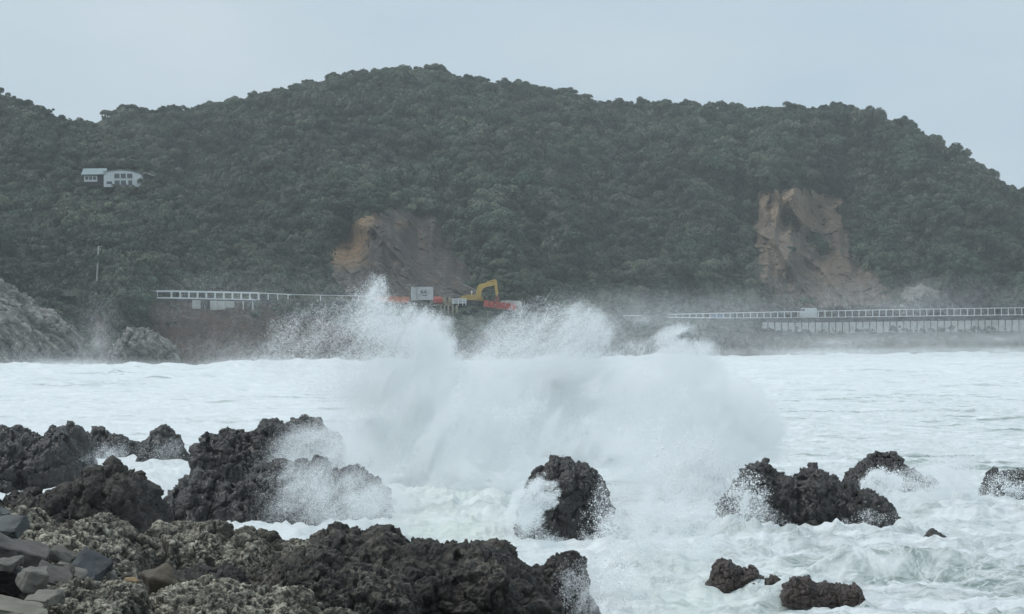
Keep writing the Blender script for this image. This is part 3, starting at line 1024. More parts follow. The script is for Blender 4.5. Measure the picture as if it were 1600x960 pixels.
# long drawn out lines of greyer water between the foam, out in the bay
mp3 = k.n('ShaderNodeMapping')
mp3.inputs['Scale'].default_value = (0.075, 0.42, 0.1)
k.l(P0, mp3.inputs[0])
ln_ = k.noise(1.0, 6, 0.62, vec=mp3.outputs[0], dist=0.5)
foam = k.math('SUBTRACT', foam, k.math('MULTIPLY', k.ramp(ln_, [(0.30, 1.0), (0.42, 0.0)]), k.attr('lines')), clamp=True)
foam = k.math('MULTIPLY', foam, k.ramp(f2, [(0.28, 0.93), (0.5, 1.0)]))
green = k.attr('green')
wcol = k.mix(f2, (0.22, 0.28, 0.265), (0.33, 0.40, 0.365))
fcol = k.mix(green, (0.87, 0.905, 0.91), (0.78, 0.85, 0.78))
k.b.inputs['Specular IOR Level'].default_value = 0.25
h = k.math('ADD', f1, k.math('MULTIPLY', k.noise(4.0, 7, 0.75, dist=0.5), 0.6))
k.bump(h, 0.7, 0.22)
M['sea'] = k.done(k.mix(foam, wcol, fcol), 0.55)

Yr = 27 * (780 / 27.0) ** np.linspace(0, 1, 760)
px = np.concatenate([np.arange(-1500, -120, 25), np.arange(-120, 1720, 2.3), np.arange(1720, 3100, 25)])
P, Q = np.meshgrid(px, Yr, indexing='ij')
X = (P - 800) / F * Q
z0 = X * 0
PYs = HZ + CH * F / Q                    # row a point of flat water is seen on
q3 = lambda sx_, sy_, s_=0.0: np.stack([X / sx_ + s_, Q / sy_, z0 + s_ * 3.1], -1)
farm = sst(150, 330, Q)
nearm = sst(140, 80, Q)
z = nearm * (0.22 * (ridged(q3(2.2, 1.3, 21) + 0.6 * fbm(q3(2.5, 2.5, 22), 3)[..., None], 4) - 0.4) + 0.10 * (ridged(q3(0.8, 0.65, 23), 4) - 0.4))
z += 0.30 * fbm(q3(14, 7, 1), 3) + 0.26 * (ridged(q3(5.0, 2.4, 2), 4) - 0.4) + 0.12 * (ridged(q3(1.5, 0.9, 3), 4) - 0.4) * (1 - farm)
z += farm * (0.95 * (ridged(q3(34, 16, 4), 4) - 0.35) + 0.35 * (ridged(q3(9, 6, 5), 3) - 0.3))
# swells rearing up in front of the far rocks and beach
shore = ip(P, SHOREY)
br = np.exp(-((Q - (shore - 22 + 10 * fbm(q3(60, 400, 6), 2))) / 11.0) ** 2)
z += br * (0.9 + 1.4 * fbm(q3(26, 40, 7), 6, gain=0.6) + 0.5 * (ridged(q3(5, 6, 31), 3) - 0.3))
br2 = np.exp(-((Q - (shore * 0.80 + 14 * fbm(q3(50, 400, 8), 2))) / 9.0) ** 2)
z += br2 * (0.5 + 0.9 * fbm(q3(20, 30, 9), 3))


def bump_at(bx, by, wx, wy, hgt):
    """a heap of white water centred where (bx, by) is seen, wx by wy metres"""
    Yc = CH * F / (by - HZ)
    Xc = (bx - 800) / F * Yc
    return hgt * np.exp(-((X - Xc) / wx) ** 2 - ((Q - Yc) / wy) ** 2)


ns = fbm(q3(1.3, 1.3, 11), 4)
heap = bump_at(735, 800, 3.0, 5, 0.55) + bump_at(650, 790, 1.6, 4, 0.3) + bump_at(215, 745, 2.4, 9, 0.4)
heap = heap + bump_at(1290, 850, 3.4, 1.8, 0.30) + bump_at(1130, 840, 1.6, 2.5, 0.45) + bump_at(1010, 880, 1.8, 3.5, 0.4) + bump_at(1520, 800, 2.5, 3.0, 0.5)
rb = np.random.RandomState(19)
for x0_, x1_, b_, h_ in ((-60, 230, 785, .35), (112, 300, 718, .25), (150, 290, 742, .35), (302, 450, 755, .2), (250, 610, 832, .3), (812, 950, 860, .42), (1120, 1425, 838, .42), (1320, 1476, 786, .3),
                         (1530, 1690, 788, .35), (1436, 1492, 855, .16), (1106, 1196, 914, .42), (1224, 1352, 934, .42), (1194, 1224, 911, .12)):
    for x_ in np.arange(x0_, x1_, 22):
        heap = heap + bump_at(x_ + rb.uniform(-10, 10), b_ + rb.uniform(-4, 6), rb.uniform(0.25, 0.7), rb.uniform(0.3, 0.6), h_ * rb.rand() ** 1.3 * 0.95)
z += heap * np.clip(0.75 + 1.1 * ns + 0.35 * (ridged(q3(0.8, 0.8, 41), 4) - 0.35), 0.1, 1.8)
# the glassy back of a wave low on the right: rises to a lip, hollow in front
Yc = CH * F / (893 - HZ)
u = (X - (1410 - 800) / F * Yc) / 2.7
ln = (Q - Yc - 0.25 * u * u + 0.22 * fbm(q3(1.2, 3, 12), 2))
env = np.exp(-u ** 4)
z += env * (0.48 * np.exp(-((ln - 1.0) / 0.9) ** 2) - 0.30 * np.exp(-((ln + 0.9) / 0.9) ** 2))
thin = 0.30 + 0.26 * sst(700, 1300, P) * sst(560, 700, PYs) + 0.42 * sst(1050, 1250, P) * sst(800, 900, PYs)
glass = env * np.exp(-((ln - 0.1) / 0.85) ** 2)
thin = thin + 1.5 * glass
thin = thin + 0.55 * np.exp(-((P - 1560) / 90) ** 2 - ((PYs - 905) / 12) ** 2) + 0.9 * np.exp(-((P - 175) / 60) ** 2 - ((PYs - 601) / 5) ** 2)
thin = thin + 0.75 * sst(0.16, 0.42, fbm(q3(24, 7, 51), 4)) * sst(566, 580, PYs) * sst(700, 640, PYs)
green = np.exp(-((P - 720) / 150) ** 2 - ((PYs - 815) / 55) ** 2) * 0.9 + 0.8 * np.exp(-((P - 1090) / 130) ** 2 - ((PYs - 930) / 45) ** 2) + 0.5 * glass
green *= np.clip(0.7 + 0.9 * fbm(q3(2.0, 3.0, 14), 3), 0, 1.3)
lines = np.clip(0.40 + 0.75 * sst(1130, 1330, P) * sst(585, 640, PYs) * sst(790, 730, PYs) + 0.25 * sst(520, 200, P) * sst(570, 590, PYs) * sst(660, 620, PYs), 0, 1)
v = np.stack([X, Q, z], -1)
o = mesh_np('sea', v.reshape(-1, 3), gridf(len(px), len(Yr)), M['sea'], attrs={'lines': lines.ravel(), 'thin': np.clip(thin, 0, 1.3).ravel(), 'green': np.clip(green, 0, 1).ravel()})
tag(o, kind='structure')


# ------------------------------------------------------------------ things on and by the coast road
M['white'] = m_plain('white_paint', (0.74, 0.76, 0.76), 0.5, 0.12, 1.5)
M['concrete'] = m_plain('sea_wall_concrete', (0.52, 0.52, 0.49), 0.85, 0.25, 0.8)
M['panel'] = m_plain('spray_veiled_panel', (0.47, 0.48, 0.47), 0.8, 0.25, 1.0)  # white board, its colour dulled to imitate the veil of spray before it
M['yellow'] = m_plain('yellow_paint', (0.50, 0.33, 0.085), 0.5, 0.25, 1.2)
M['dark'] = m_plain('rubber_and_gap_shade', (0.03, 0.03, 0.032), 0.7, 0.3, 2.0)
M['glass'] = m_plain('dark_glass', (0.09, 0.105, 0.115), 0.12, 0.1, 1.0)
M['red'] = m_plain('faded_red_plastic', (0.44, 0.095, 0.075), 0.55, 0.35, 0.9)
M['wood'] = m_plain('weathered_timber', (0.34, 0.30, 0.23), 0.85, 0.4, 2.0)
M['orange'] = m_plain('orange_mesh', (0.58, 0.20, 0.10), 0.7, 0.3, 1.0)
M['roof'] = m_plain('grey_green_roof', (0.22, 0.29, 0.29), 0.5, 0.2, 1.0)
M['darkwall'] = m_plain('dark_boarding', (0.05, 0.05, 0.05), 0.8, 0.2, 1.0)
M['blue'] = m_plain('pale_blue_car_paint', (0.16, 0.27, 0.42), 0.35, 0.1, 1.0)
M['tan'] = m_plain('tan_sheet', (0.36, 0.31, 0.22), 0.8, 0.3, 1.0)


def rail_y(px):
    return ip(px, ROADY) - 2.15


def railing(name, label, posts, top, foot, rails, pw=0.17, rw=0.13, ext=(0, 0), group=None):
    """posts: list of px; top / foot: tables px -> py; rails: fractions of the height carrying a rail"""
    Yv = rail_y(np.array(posts, float))
    root = empty(name, atv(posts[0], ip(posts[0], foot), Yv[0]))
    tag(root, label, 'railing', group)
    bpy.context.view_layer.update()
    loc = root.location.copy()
    for p_, y_ in zip(posts, Yv):
        a = atv(p_, ip(p_, foot), y_) - loc
        b = atv(p_, ip(p_, top), y_) - loc
        b.x = a.x
        MB().bar(a, b, pw).build('post', M['white'], root)
    ends = [posts[0] - ext[0]] + list(posts) + [posts[-1] + ext[1]]
    for f_ in rails:
        m = MB()
        for p0, p1 in zip(ends[:-1], ends[1:]):
            if p1 - p0 < 0.3:
                continue
            y0_, y1_ = rail_y(p0), rail_y(p1)
            py0_ = ip(p0, foot) + (ip(p0, top) - ip(p0, foot)) * f_
            py1_ = ip(p1, foot) + (ip(p1, top) - ip(p1, foot)) * f_
            m.bar(atv(p0, py0_, y0_ - 0.14) - loc, atv(p1, py1_, y1_ - 0.14) - loc, 0.10, rw)
        m.build('rail', M['white'], root)
    return root


railing('road_railing', 'long white post railing along the top of the sea wall on the right', list(np.arange(1056, 1760, 10.6)),
        tab(1040, 491.5, 1250, 487, 1400, 484, 1600, 481, 1800, 478), tab(1040, 498, 1110, 501, 1250, 502.5, 1400, 500.5, 1600, 498, 1800, 495), [1.0, 0.36], pw=0.19, rw=0.20, ext=(12, 6))
railing('bridge_railing', 'white railing with two thick rails over the concrete abutment, left', list(np.arange(268, 405, 13.6)),
        tab(268, 455.3, 404, 458), tab(268, 468.5, 404, 472), [1.0, 0.2], pw=0.34, rw=0.34, ext=(24, 0))
railing('road_railing', 'short white railing with one rail joining the right end of the two-rail one', [419, 434, 450],
        tab(404, 458, 456, 460.6), tab(404, 469, 456, 468.5), [1.0], pw=0.2, rw=0.17, ext=(14, 6))
railing('road_railing', 'thin pale rail with one post running into the spray, left of the sign', [501, 560],
        tab(456, 460.6, 580, 463), tab(456, 468.5, 580, 474), [1.0], pw=0.16, rw=0.10, ext=(42, 10))
railing('road_railing', 'faint railing posts among the bushes at the left end of the bridge', [228, 236, 246],
        tab(225, 454.5, 250, 455.2), tab(225, 466, 250, 467), [1.0], pw=0.13, rw=0.08, ext=(2, 2))
railing('road_railing', 'low pale rail poking out of the spray near the middle of the road', [975, 984, 996],
        tab(960, 493.3, 1000, 493), tab(960, 498, 1000, 499), [1.0], pw=0.15, rw=0.14, ext=(2, 4))

# sea wall below the right-hand railing: slabs with dark joints
root = empty('sea_wall', atv(1215, 517, rail_y(1215)))
tag(root, 'pale concrete sea wall of upright slabs above the beach on the right', 'sea wall')
loc = root.location.copy()
rr = np.random.RandomState(4)
for i, p_ in enumerate(np.arange(1190, 1766, 10.6)):
    top = ip(p_, tab(1190, 504.0, 1250, 504.5, 1400, 502.5, 1600, 500, 1800, 497))
    bot = ip(p_, tab(1190, 508, 1215, 512, 1260, 518, 1300, 518, 1400, 516.5, 1600, 513.5, 1800, 511)) + rr.uniform(-1.5, 1.5)
    y_ = rail_y(p_) - 0.25
    a, b = atv(p_, bot + 4, y_) - loc, atv(p_, top, y_) - loc
    wd = 9.0 * y_ / F
    c = (a + b) / 2
    MB().box((c.x + wd / 2, c.y, c.z), (wd, 0.35, abs(b.z - a.z)), bev=0.06).build('slab', M['concrete'], root)
m = MB()
for p0 in np.arange(1190, 1766, 10.6):
    m.bar(atv(p0 - 1, ip(p0, tab(1190, 506, 1250, 509, 1800, 503)), rail_y(p0) + 0.15) - loc, atv(p0 + 11, ip(p0, tab(1190, 506, 1250, 509, 1800, 503)), rail_y(p0 + 11) + 0.15) - loc, 0.25, 2.4)
m.build('backing', M['slope'], root)

# abutment under the bridge rail
root = empty('bridge_abutment', atv(300, 486, 437.6))
tag(root, 'stained pale concrete abutment below the two-rail white railing', 'abutment')
loc = root.location.copy()
for a_, b_, t_, bt in ((300, 313, 469.5, 483), (328, 340, 470, 485), (340, 352, 470.5, 484), (352, 366, 471, 481)):
    c0, c1 = atv(a_, bt, 437.6) - loc, atv(b_, t_, 437.6) - loc
    MB().box(((c0.x + c1.x) / 2, 0.3, (c0.z + c1.z) / 2), (c1.x - c0.x - 0.06, 0.8, c1.z - c0.z), bev=0.06).build('wall', M['concrete'], root)
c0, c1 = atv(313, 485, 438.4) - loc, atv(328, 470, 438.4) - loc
MB().box(((c0.x + c1.x) / 2, 1.0, (c0.z + c1.z) / 2), (c1.x - c0.x, 0.4, c1.z - c0.z)).build('recess_shade', M['dark'], root)  # near-black plate standing in for the shade of the gap between the walls
for p_ in (380, 395):
    MB().bar(atv(p_, 484, 439.2) - loc, atv(p_, 471, 439.2) - loc, 0.25).build('pier', M['concrete'], root)

# notice board
Yb = 452.0
root = empty('notice_board', atv(662, 474, Yb))
tag(root, 'white notice board with two dark crossed figures above a line of writing', 'sign')
loc = root.location.copy()


def pb(a, b, y):        # corner helper in the thing's own frame
    return atv(a, b, y) - loc


def plate(name, x0, x1, t, b, y, th, mat, parent):
    c0, c1 = pb(x0, b, y), pb(x1, t, y)
    return MB().box(((c0.x + c1.x) / 2, c0.y, (c0.z + c1.z) / 2), (c1.x - c0.x, th, c1.z - c0.z), bev=0.02).build(name, mat, parent)


plate('board', 652, 677, 448.5, 469, Yb, 0.08, M['panel'], root)
plate('side_board', 642, 651.2, 449, 470, Yb + 0.2, 0.08, M['panel'], root)
for p_ in (645, 656, 673):
    MB().bar(pb(p_, 478, Yb + 0.3), pb(p_, 450, Yb + 0.3), 0.14).build('post', M['wood'], root)
ink = m_plain('dark_ink', (0.05, 0.05, 0.06), 0.7, 0.1)
m = MB()
for cx in (659.0, 664.6):
    m.bar(pb(cx - 2.2, 458.6, Yb - 0.07), pb(cx + 1.4, 454, Yb - 0.07), 0.02, 0.15)
    m.bar(pb(cx - 1.6, 454.2, Yb - 0.085), pb(cx + 2.2, 459.4, Yb - 0.085), 0.02, 0.15)
m.bar(pb(659, 457.0, Yb - 0.10), pb(666, 457.4, Yb - 0.10), 0.02, 0.08)
m.bar(pb(654, 461.0, Yb - 0.07), pb(659.4, 460.8, Yb - 0.07), 0.02, 0.10)
m.bar(pb(660.2, 461.6, Yb - 0.07), pb(667.6, 461.9, Yb - 0.07), 0.02, 0.17)
m.build('writing', ink, root)

# excavator
Ye = 463.0
root = empty('excavator', atv(742, 478, Ye))
tag(root, 'yellow excavator with raised boom and its arm hanging straight down', 'excavator')
loc = root.location.copy()


def poly(name, pts, y0, y1, mat, parent):
    s_ = [pb(a, b, Ye) for a, b in pts]
    return MB().prism([(p.x, p.z) for p in s_], y0, y1).build(name, mat, parent)


bd = poly('body', [(719, 469), (720, 464.5), (724, 462), (733, 461), (741, 460.6), (743, 461.5), (744, 469)], -1.4, 1.4, M['yellow'], root)
poly('counterweight', [(715.5, 468.5), (716, 465.5), (719, 464.6), (718.9, 469.4)], -1.3, 1.3, M['tan'], bd)
cb = poly('cab', [(743.2, 470.5), (743.2, 461), (746, 460), (752.5, 462.5), (755, 466), (754.5, 470.5)], 0.15, 1.45, M['yellow'], root)
poly('window', [(747, 466), (747, 462), (751.6, 463.2), (753.4, 466)], 0.10, 0.149, M['glass'], cb)
bo = poly('boom', [(742.5, 469), (743.6, 459), (745.5, 449.5), (748.2, 445.2), (752, 443.6), (762, 442.2), (771.4, 440.2), (772.6, 443.4), (771.0, 446.6), (761, 448.6), (755.5, 450.6), (752.8, 455.5), (751.4, 462), (751.8, 468)], -0.9, -0.25, M['yellow'], root)
m = MB()
m.tube(pb(757, 444.0, Ye - 0.6), pb(765, 440.2, Ye - 0.6), 0.15)
m.tube(pb(765, 440.2, Ye - 0.6), pb(772.5, 437.6, Ye - 0.6), 0.09)
m.build('hydraulic_cylinder', M['yellow'], bo)
ar = poly('arm', [(770.8, 439.8), (771.8, 437.4), (774.6, 437.2), (776.2, 439), (776.9, 448), (777.8, 461.5), (774.6, 462), (773.2, 452), (772.6, 446)], -0.84, -0.31, M['yellow'], root)
m = MB()
m.tube(pb(776.0, 444, Ye - 0.6), pb(778.3, 459, Ye - 0.6), 0.10)
m.build('hydraulic_cylinder', M['yellow'], ar)
poly('bucket', [(774.4, 462), (778.0, 461.6), (780, 465), (781, 470), (776, 474), (772.6, 471.5), (773.2, 466)], -1.15, 0.0, m_plain('rusty_bucket', (0.22, 0.085, 0.06), 0.7, 0.3), root)
for yy_ in (-1.4, 0.85):
    poly('track', [(722, 473), (724.5, 470.4), (749, 470.6), (752, 473), (752, 476.5), (749, 479), (725, 479), (722, 476.5)], yy_, yy_ + 0.6, M['dark'], root)
MB().tube(pb(737, 461, Ye), pb(737, 457, Ye), 0.07).tube(pb(737, 457.2, Ye), pb(737, 454.8, Ye), 0.2, 0.14).build('beacon', M['white'], root)

# what stands round the excavator
Yb = 457.0
root = empty('tarpaulin_stack', atv(684, 476, Yb))
tag(root, 'bright red tarpaulin humped over a stack, right of the white notice board', 'tarpaulin')
loc = root.location.copy()
bm = bmesh.new()
bmesh.ops.create_icosphere(bm, subdivisions=4, radius=1.0)
co = np.array([x.co for x in bm.verts])
co = np.sign(co) * np.abs(co) ** 0.75 * np.array([1.05, 0.8, 0.75])
co = co + 0.12 * fbm(co * 2.2, 4)[:, None]
for x, q_ in zip(bm.verts, co):
    x.co = q_ + np.array([0, 0, 0.85])
me = bpy.data.meshes.new('cover')
bm.to_mesh(me)
bm.free()
me.materials.append(M['red'])
o = bpy.data.objects.new('cover', me)
C.objects.link(o)
o.parent = root
MB().box((0.1, 0.2, -0.1), (1.9, 1.2, 0.35), bev=0.04).build('pallet', M['wood'], root)

for i, (p_, t_, b_) in enumerate([(688.5, 476.5, 489), (694.5, 477, 489.5), (700.8, 476.5, 490), (707.2, 476.5, 491), (713.6, 477, 489)]):
    o = MB().tube((0, 0, -0.5), (0, 0, (b_ - t_) * 453.5 / F), 0.22, 0.19, 10).build('timber_pile', M['wood'], None)
    o.location = atv(p_, b_, 453.5)
    tag(o, 'short pale timber pile in the row below the red tarpaulin', 'pile', 'timber piles below the road edge')

root = empty('barricade', atv(712, 477, 457))
tag(root, 'white slatted barricade standing in front of the excavator body', 'barricade')
loc = root.location.copy()
for t_ in (467.5, 470.5, 473.5):
    MB().bar(pb(706, t_ + 0.4, 457), pb(729, t_ - 0.2, 457), 0.05, 0.22).build('board', M['white'], root)
for p_ in (708, 716, 723, 728):
    MB().bar(pb(p_, 478, 457.1), pb(p_, 466.8, 457.1), 0.12).build('post', M['white'], root)
for i, (p_, t_, tilt) in enumerate([(695.5, 465, -3.5), (703, 466, 1.0)]):
    o = MB().box((0, 0, 0.85), (0.75, 0.12, 1.8), Euler((0, math.radians(tilt * 5), 0)).to_quaternion(), bev=0.02).build('plywood_sheet', M['tan'], None)
    o.location = atv(p_, 478, 457.4)
    tag(o, ['tan sheet leaning left beside the red tarpaulin', 'narrow tan sheet standing upright left of the slatted barricade'][i], 'board')

BW = 8.6
for i, p_ in enumerate(np.arange(755.5, 806, BW)):
    t_ = 469.6 + i * 0.9
    y_ = 459.0 + i * 0.6
    wd = BW * y_ / F - 0.04
    hh = (10.5 - 0.2 * i) * y_ / F
    o = MB().prism([(-wd / 2, 0), (wd / 2, 0), (wd / 2, hh * 0.45), (wd / 2 - 0.05, hh * 0.5), (wd / 2 - 0.05, hh), (-wd / 2 + 0.05, hh), (-wd / 2 + 0.05, hh * 0.5), (-wd / 2, hh * 0.45)], -0.28, 0.28).build('road_barrier', M['red'], None)
    o.location = atv(p_ + BW / 2, t_ + 10.5, y_)
    tag(o, 'red road barrier block in the row under the excavator arm', 'barrier', 'red barriers under the excavator arm')
root = empty('flatbed_load', atv(797, 479, 464))
tag(root, 'pale grey covered load behind the right end of the red barriers', 'load')
loc = root.location.copy()
MB().prism([(-2.0, 0), (2.3, 0), (2.6, 0.5), (2.1, 1.15), (-1.7, 1.25), (-2.1, 0.9)], -0.8, 0.8).build('cover', M['concrete'], root)
MB().box((0.1, 0, -0.25), (4.3, 1.5, 0.42), bev=0.03).build('bed', M['dark'], root)
root = empty('mesh_fence', atv(584, 474, 451.5))
tag(root, 'faded orange mesh fence seen through the spray, left of the notice board', 'fence')
loc = root.location.copy()
MB().bar(pb(584, 468.5, 451.5), pb(640, 469, 452), 0.03, 1.25).build('mesh_panel', M['orange'], root)
for p_ in np.arange(584, 642, 11):
    MB().bar(pb(p_, 475, 451.7), pb(p_, 463, 451.7), 0.09).build('post', M['wood'], root)

# van and car behind the right-hand railing
Yv = 577.0
root = empty('van', atv(1263, 498, Yv + 2))
tag(root, 'white high roofed van driving along the road behind the right railing', 'van')
vb = MB().prism([(-2.25, 0.35), (2.15, 0.35), (2.2, 1.2), (2.1, 2.62), (1.9, 2.75), (-1.45, 2.78), (-1.75, 2.6), (-2.05, 1.75), (-2.25, 1.5)], -0.85, 0.85).build('body', M['white'], root)
MB().prism([(-1.98, 1.80), (-1.72, 2.50), (-1.05, 2.50), (-1.05, 1.80)], -0.875, -0.853).build('side_window', M['glass'], vb)
MB().box((-1.95, 0, 2.15), (0.04, 1.4, 0.7), Euler((0, math.radians(20), 0)).to_quaternion()).build('windscreen', M['glass'], vb)
for a_ in (-1.4, 1.35):
    for s_ in (-0.72, 0.72):
        m = MB()
        m.tube((a_, s_ - 0.1, 0.34), (a_, s_ + 0.1, 0.34), 0.34, None, 16)
        m.build('wheel', M['dark'], root)
root = empty('car', atv(1121, 499.5, 562))
tag(root, 'small pale blue car glimpsed between the railing posts', 'car')
vb = MB().prism([(-1.8, 0.3), (1.75, 0.3), (1.8, 0.85), (1.5, 1.0), (0.9, 1.55), (-0.7, 1.6), (-1.2, 1.05), (-1.8, 0.85)], -0.75, 0.75).build('body', M['blue'], root)
MB().prism([(-1.05, 1.05), (-0.65, 1.5), (0.82, 1.46), (1.2, 1.05)], -0.775, -0.753).build('side_window', M['glass'], vb)
for a_ in (-1.15, 1.15):
    for s_ in (-0.66, 0.66):
        MB().tube((a_, s_ - 0.09, 0.29), (a_, s_ + 0.09, 0.29), 0.29, None, 14).build('wheel', M['dark'], root)

# house on the spur
_t = (ip(215.0, LBASEPY) - 288.0) / (ip(215.0, LBASEPY) - ip(215.0, LRIDGEPY))
Yh = min(left_pt(np.array([x_]), np.array([(ip(x_, LBASEPY) - 290.0) / (ip(x_, LBASEPY) - ip(x_, LRIDGEPY))]))[1][0] for x_ in (130.0, 150.0, 175.0, 200.0, 220.0)) - 1.5
Ye = Yh
root = empty('house', atv(178, 293, Yh))
tag(root, 'white house with a grey lean-to wing on the wooded slope, far left', 'house')
loc = root.location.copy()
poly('wing', [(129, 291), (129, 272.5), (163.5, 272.5), (163.5, 291)], -0.6, 5, M['darkwall'], root)
c = [pb(127, 272.8, Yh - 1.6), pb(166, 271.8, Yh - 1.6), pb(167, 263.2, Yh + 4.5), pb(130, 263.6, Yh + 4.5)]
m = MB()
th = Vector((0, 0, 0.22))
vs = [m.bm.verts.new(p) for p in c] + [m.bm.verts.new(p - th) for p in c]
for f_ in ((0, 1, 2, 3), (7, 6, 5, 4), (0, 4, 5, 1), (1, 5, 6, 2), (2, 6, 7, 3), (3, 7, 4, 0)):
    m.bm.faces.new([vs[i_] for i_ in f_])
m.build('wing_roof', M['roof'], root)
fr = poly('window', [(132, 284.5), (132, 275.2), (152.8, 275.2), (152.8, 284.5)], -0.72, -0.61, M['white'], root)
for a_ in (134.2, 140.2, 146.2):
    poly('pane', [(a_, 281.5), (a_, 276.8), (a_ + 4.6, 276.8), (a_ + 4.6, 281.5)], -0.76, -0.725, M['glass'], fr)
poly('wall', [(164, 293), (164, 270.2), (178, 268.0), (189, 267.2), (203, 268.2), (219, 271.8), (222.5, 282), (222.5, 293)], -1.6, 5, M['white'], root)
m = MB()
for a_, b_ in (((163, 269.9), (189, 266.4)), ((189, 266.4), (204, 267.5)), ((204, 267.5), (221, 271.4))):
    p_, q_ = pb(*a_, Yh), pb(*b_, Yh)
    m.box(((p_.x + q_.x) / 2, 1.6, (p_.z + q_.z) / 2 + 0.05), ((q_ - p_).length + 0.02, 7.0, 0.16), (q_ - p_).to_track_quat('X', 'Z'))
m.build('roof', M['roof'], root)
fr = poly('window', [(179.6, 281.2), (179.6, 271.2), (209.4, 271.2), (209.4, 281.2)], -1.72, -1.605, M['white'], root)
for a_ in (180.8, 190.6, 200.6):
    poly('pane', [(a_, 279.6), (a_, 272.4), (a_ + 8.0, 272.4), (a_ + 8.0, 279.6)], -1.76, -1.725, M['glass'], fr)
fr = poly('window', [(180, 291.5), (180, 282.4), (209, 282.4), (209, 291.5)], -1.70, -1.605, M['white'], root)
for a_ in (181, 190.8, 202.4):
    poly('pane', [(a_, 291), (a_, 283), (a_ + 8.0 if a_ < 200 else a_ + 6, 283), (a_ + 8.0 if a_ < 200 else a_ + 6, 291)], -1.74, -1.705, M['glass'], fr)
poly('window', [(168.5, 288.6), (168.5, 284.4), (177, 284.4), (177, 288.6)], -1.68, -1.605, M['glass'], root)
root2 = empty('shed', atv(232, 284, Yh + 3))
tag(root2, 'dark little gabled shed with a pale roof edge, right of the white house', 'shed')
loc = root2.location.copy()
Ye = Yh + 3
poly('wall', [(224.5, 286), (224.5, 275.2), (227, 271.2), (243, 277), (243, 286)], -0.5, 2.5, M['darkwall'], root2)
m = MB()
for a_, b_ in (((222.6, 275.6), (227.0, 269.8)), ((227.0, 269.8), (245.0, 276.6))):
    p_, q_ = pb(*a_, Ye), pb(*b_, Ye)
    m.box(((p_.x + q_.x) / 2, 1.0, (p_.z + q_.z) / 2), ((q_ - p_).length, 3.6, 0.16), (q_ - p_).to_track_quat('X', 'Z'))
m.build('roof', M['concrete'], root2)

# utility pole
Yp = left_pt(np.array([152.0]), np.array([0.36]))[1][0] - 20
root = empty('utility_pole', atv(151, 444, Yp))
tag(root, 'slim grey utility pole rising from the bushes, left', 'pole')
loc = root.location.copy()
MB().tube(pb(150.2, 468, Yp), pb(154, 384.5, Yp), 0.20, 0.14, 10).build('post', M['concrete'], root)
MB().bar(pb(152.6, 386.8, Yp), pb(160, 385.2, Yp), 0.12).bar(pb(153, 390, Yp), pb(157.5, 389.2, Yp), 0.10).build('crossarm', M['concrete'], root)


# ------------------------------------------------------------------ single trees and bushes
def tree(name, label, px, py, Y, r_, h, seed, cat='tree', sq=0.9, leaf=0.085, n=2600, lobes=11):
    root = empty(name, atv(px, py, Y))
    tag(root, label, cat)
    v, f, t = leaf_crown(seed, n, flat=sq, leaf=leaf, lobes=lobes)
    v = v * r_ + np.array([0, 0, h])
    mesh_np('crown', v, f, M['leaf'], root, smooth=False, attrs={'tint': t})
    rr = np.random.RandomState(seed)
    m = MB()
    a = Vector((0, 0, -1.5))
    for i in range(3):
        b = a + Vector((rr.normal(0, .12), rr.normal(0, .12), (h + 1.3) / 3))
        m.tube(a, b, 0.26 - 0.05 * i, 0.21 - 0.05 * i, 8)
        a = b
    for i in range(6):
        an = i * 1.05 + rr.rand()
        m.tube(a + Vector((0, 0, -0.5)), a + Vector((math.cos(an) * r_ * 0.5, math.sin(an) * r_ * 0.5, r_ * rr.uniform(0.05, 0.4))), 0.10, 0.04, 6)
    m.build('trunk', M['bark'], root)
    return root


def ridge_at(px, dz=0.0):
    py, Y = main_pt(np.array([float(px)]), np.array([0.985]))
    return py[0] + dz, Y[0]


for px_, r_, h, lab, sd in ((168, 2.2, 2.1, 'rounded tree standing alone above the dip in the skyline', 61),
                            (200, 2.8, 2.1, 'broad tree on the skyline just right of the dip', 62),
                            (1040, 2.2, 2.1, 'small pointed tree breaking the flat part of the skyline, right of centre', 63),
                            (888, 2.5, 2.1, 'tree crown standing up where the skyline drops right of the summit', 64),
                            (1412, 2.7, 2.1, 'tree on the skyline where the hill starts to fall away at the right', 65),
                            (690, 2.3, 2.1, 'tree crown standing on the summit of the hill', 66)):
    py_, Y_ = ridge_at(px_)
    tree('skyline_tree', lab, px_, py_, Y_, r_, h, sd)
tree('coastal_bush', 'yellowish green bush on the bank right below the excavator', 742, 514, 447, 2.3, 1.0, 71, 'bush', 0.95, 0.10, 2200)
tree('coastal_bush', 'olive bush lower down the bank beside the tip of the spray', 728, 536, 444, 2.4, 0.8, 72, 'bush', 0.8, 0.10, 2200)
tree('coastal_bush', 'rounded grey green bush on the bank below the red barriers', 775, 516, 449, 2.2, 0.7, 73, 'bush', 0.8, 0.10, 2000)

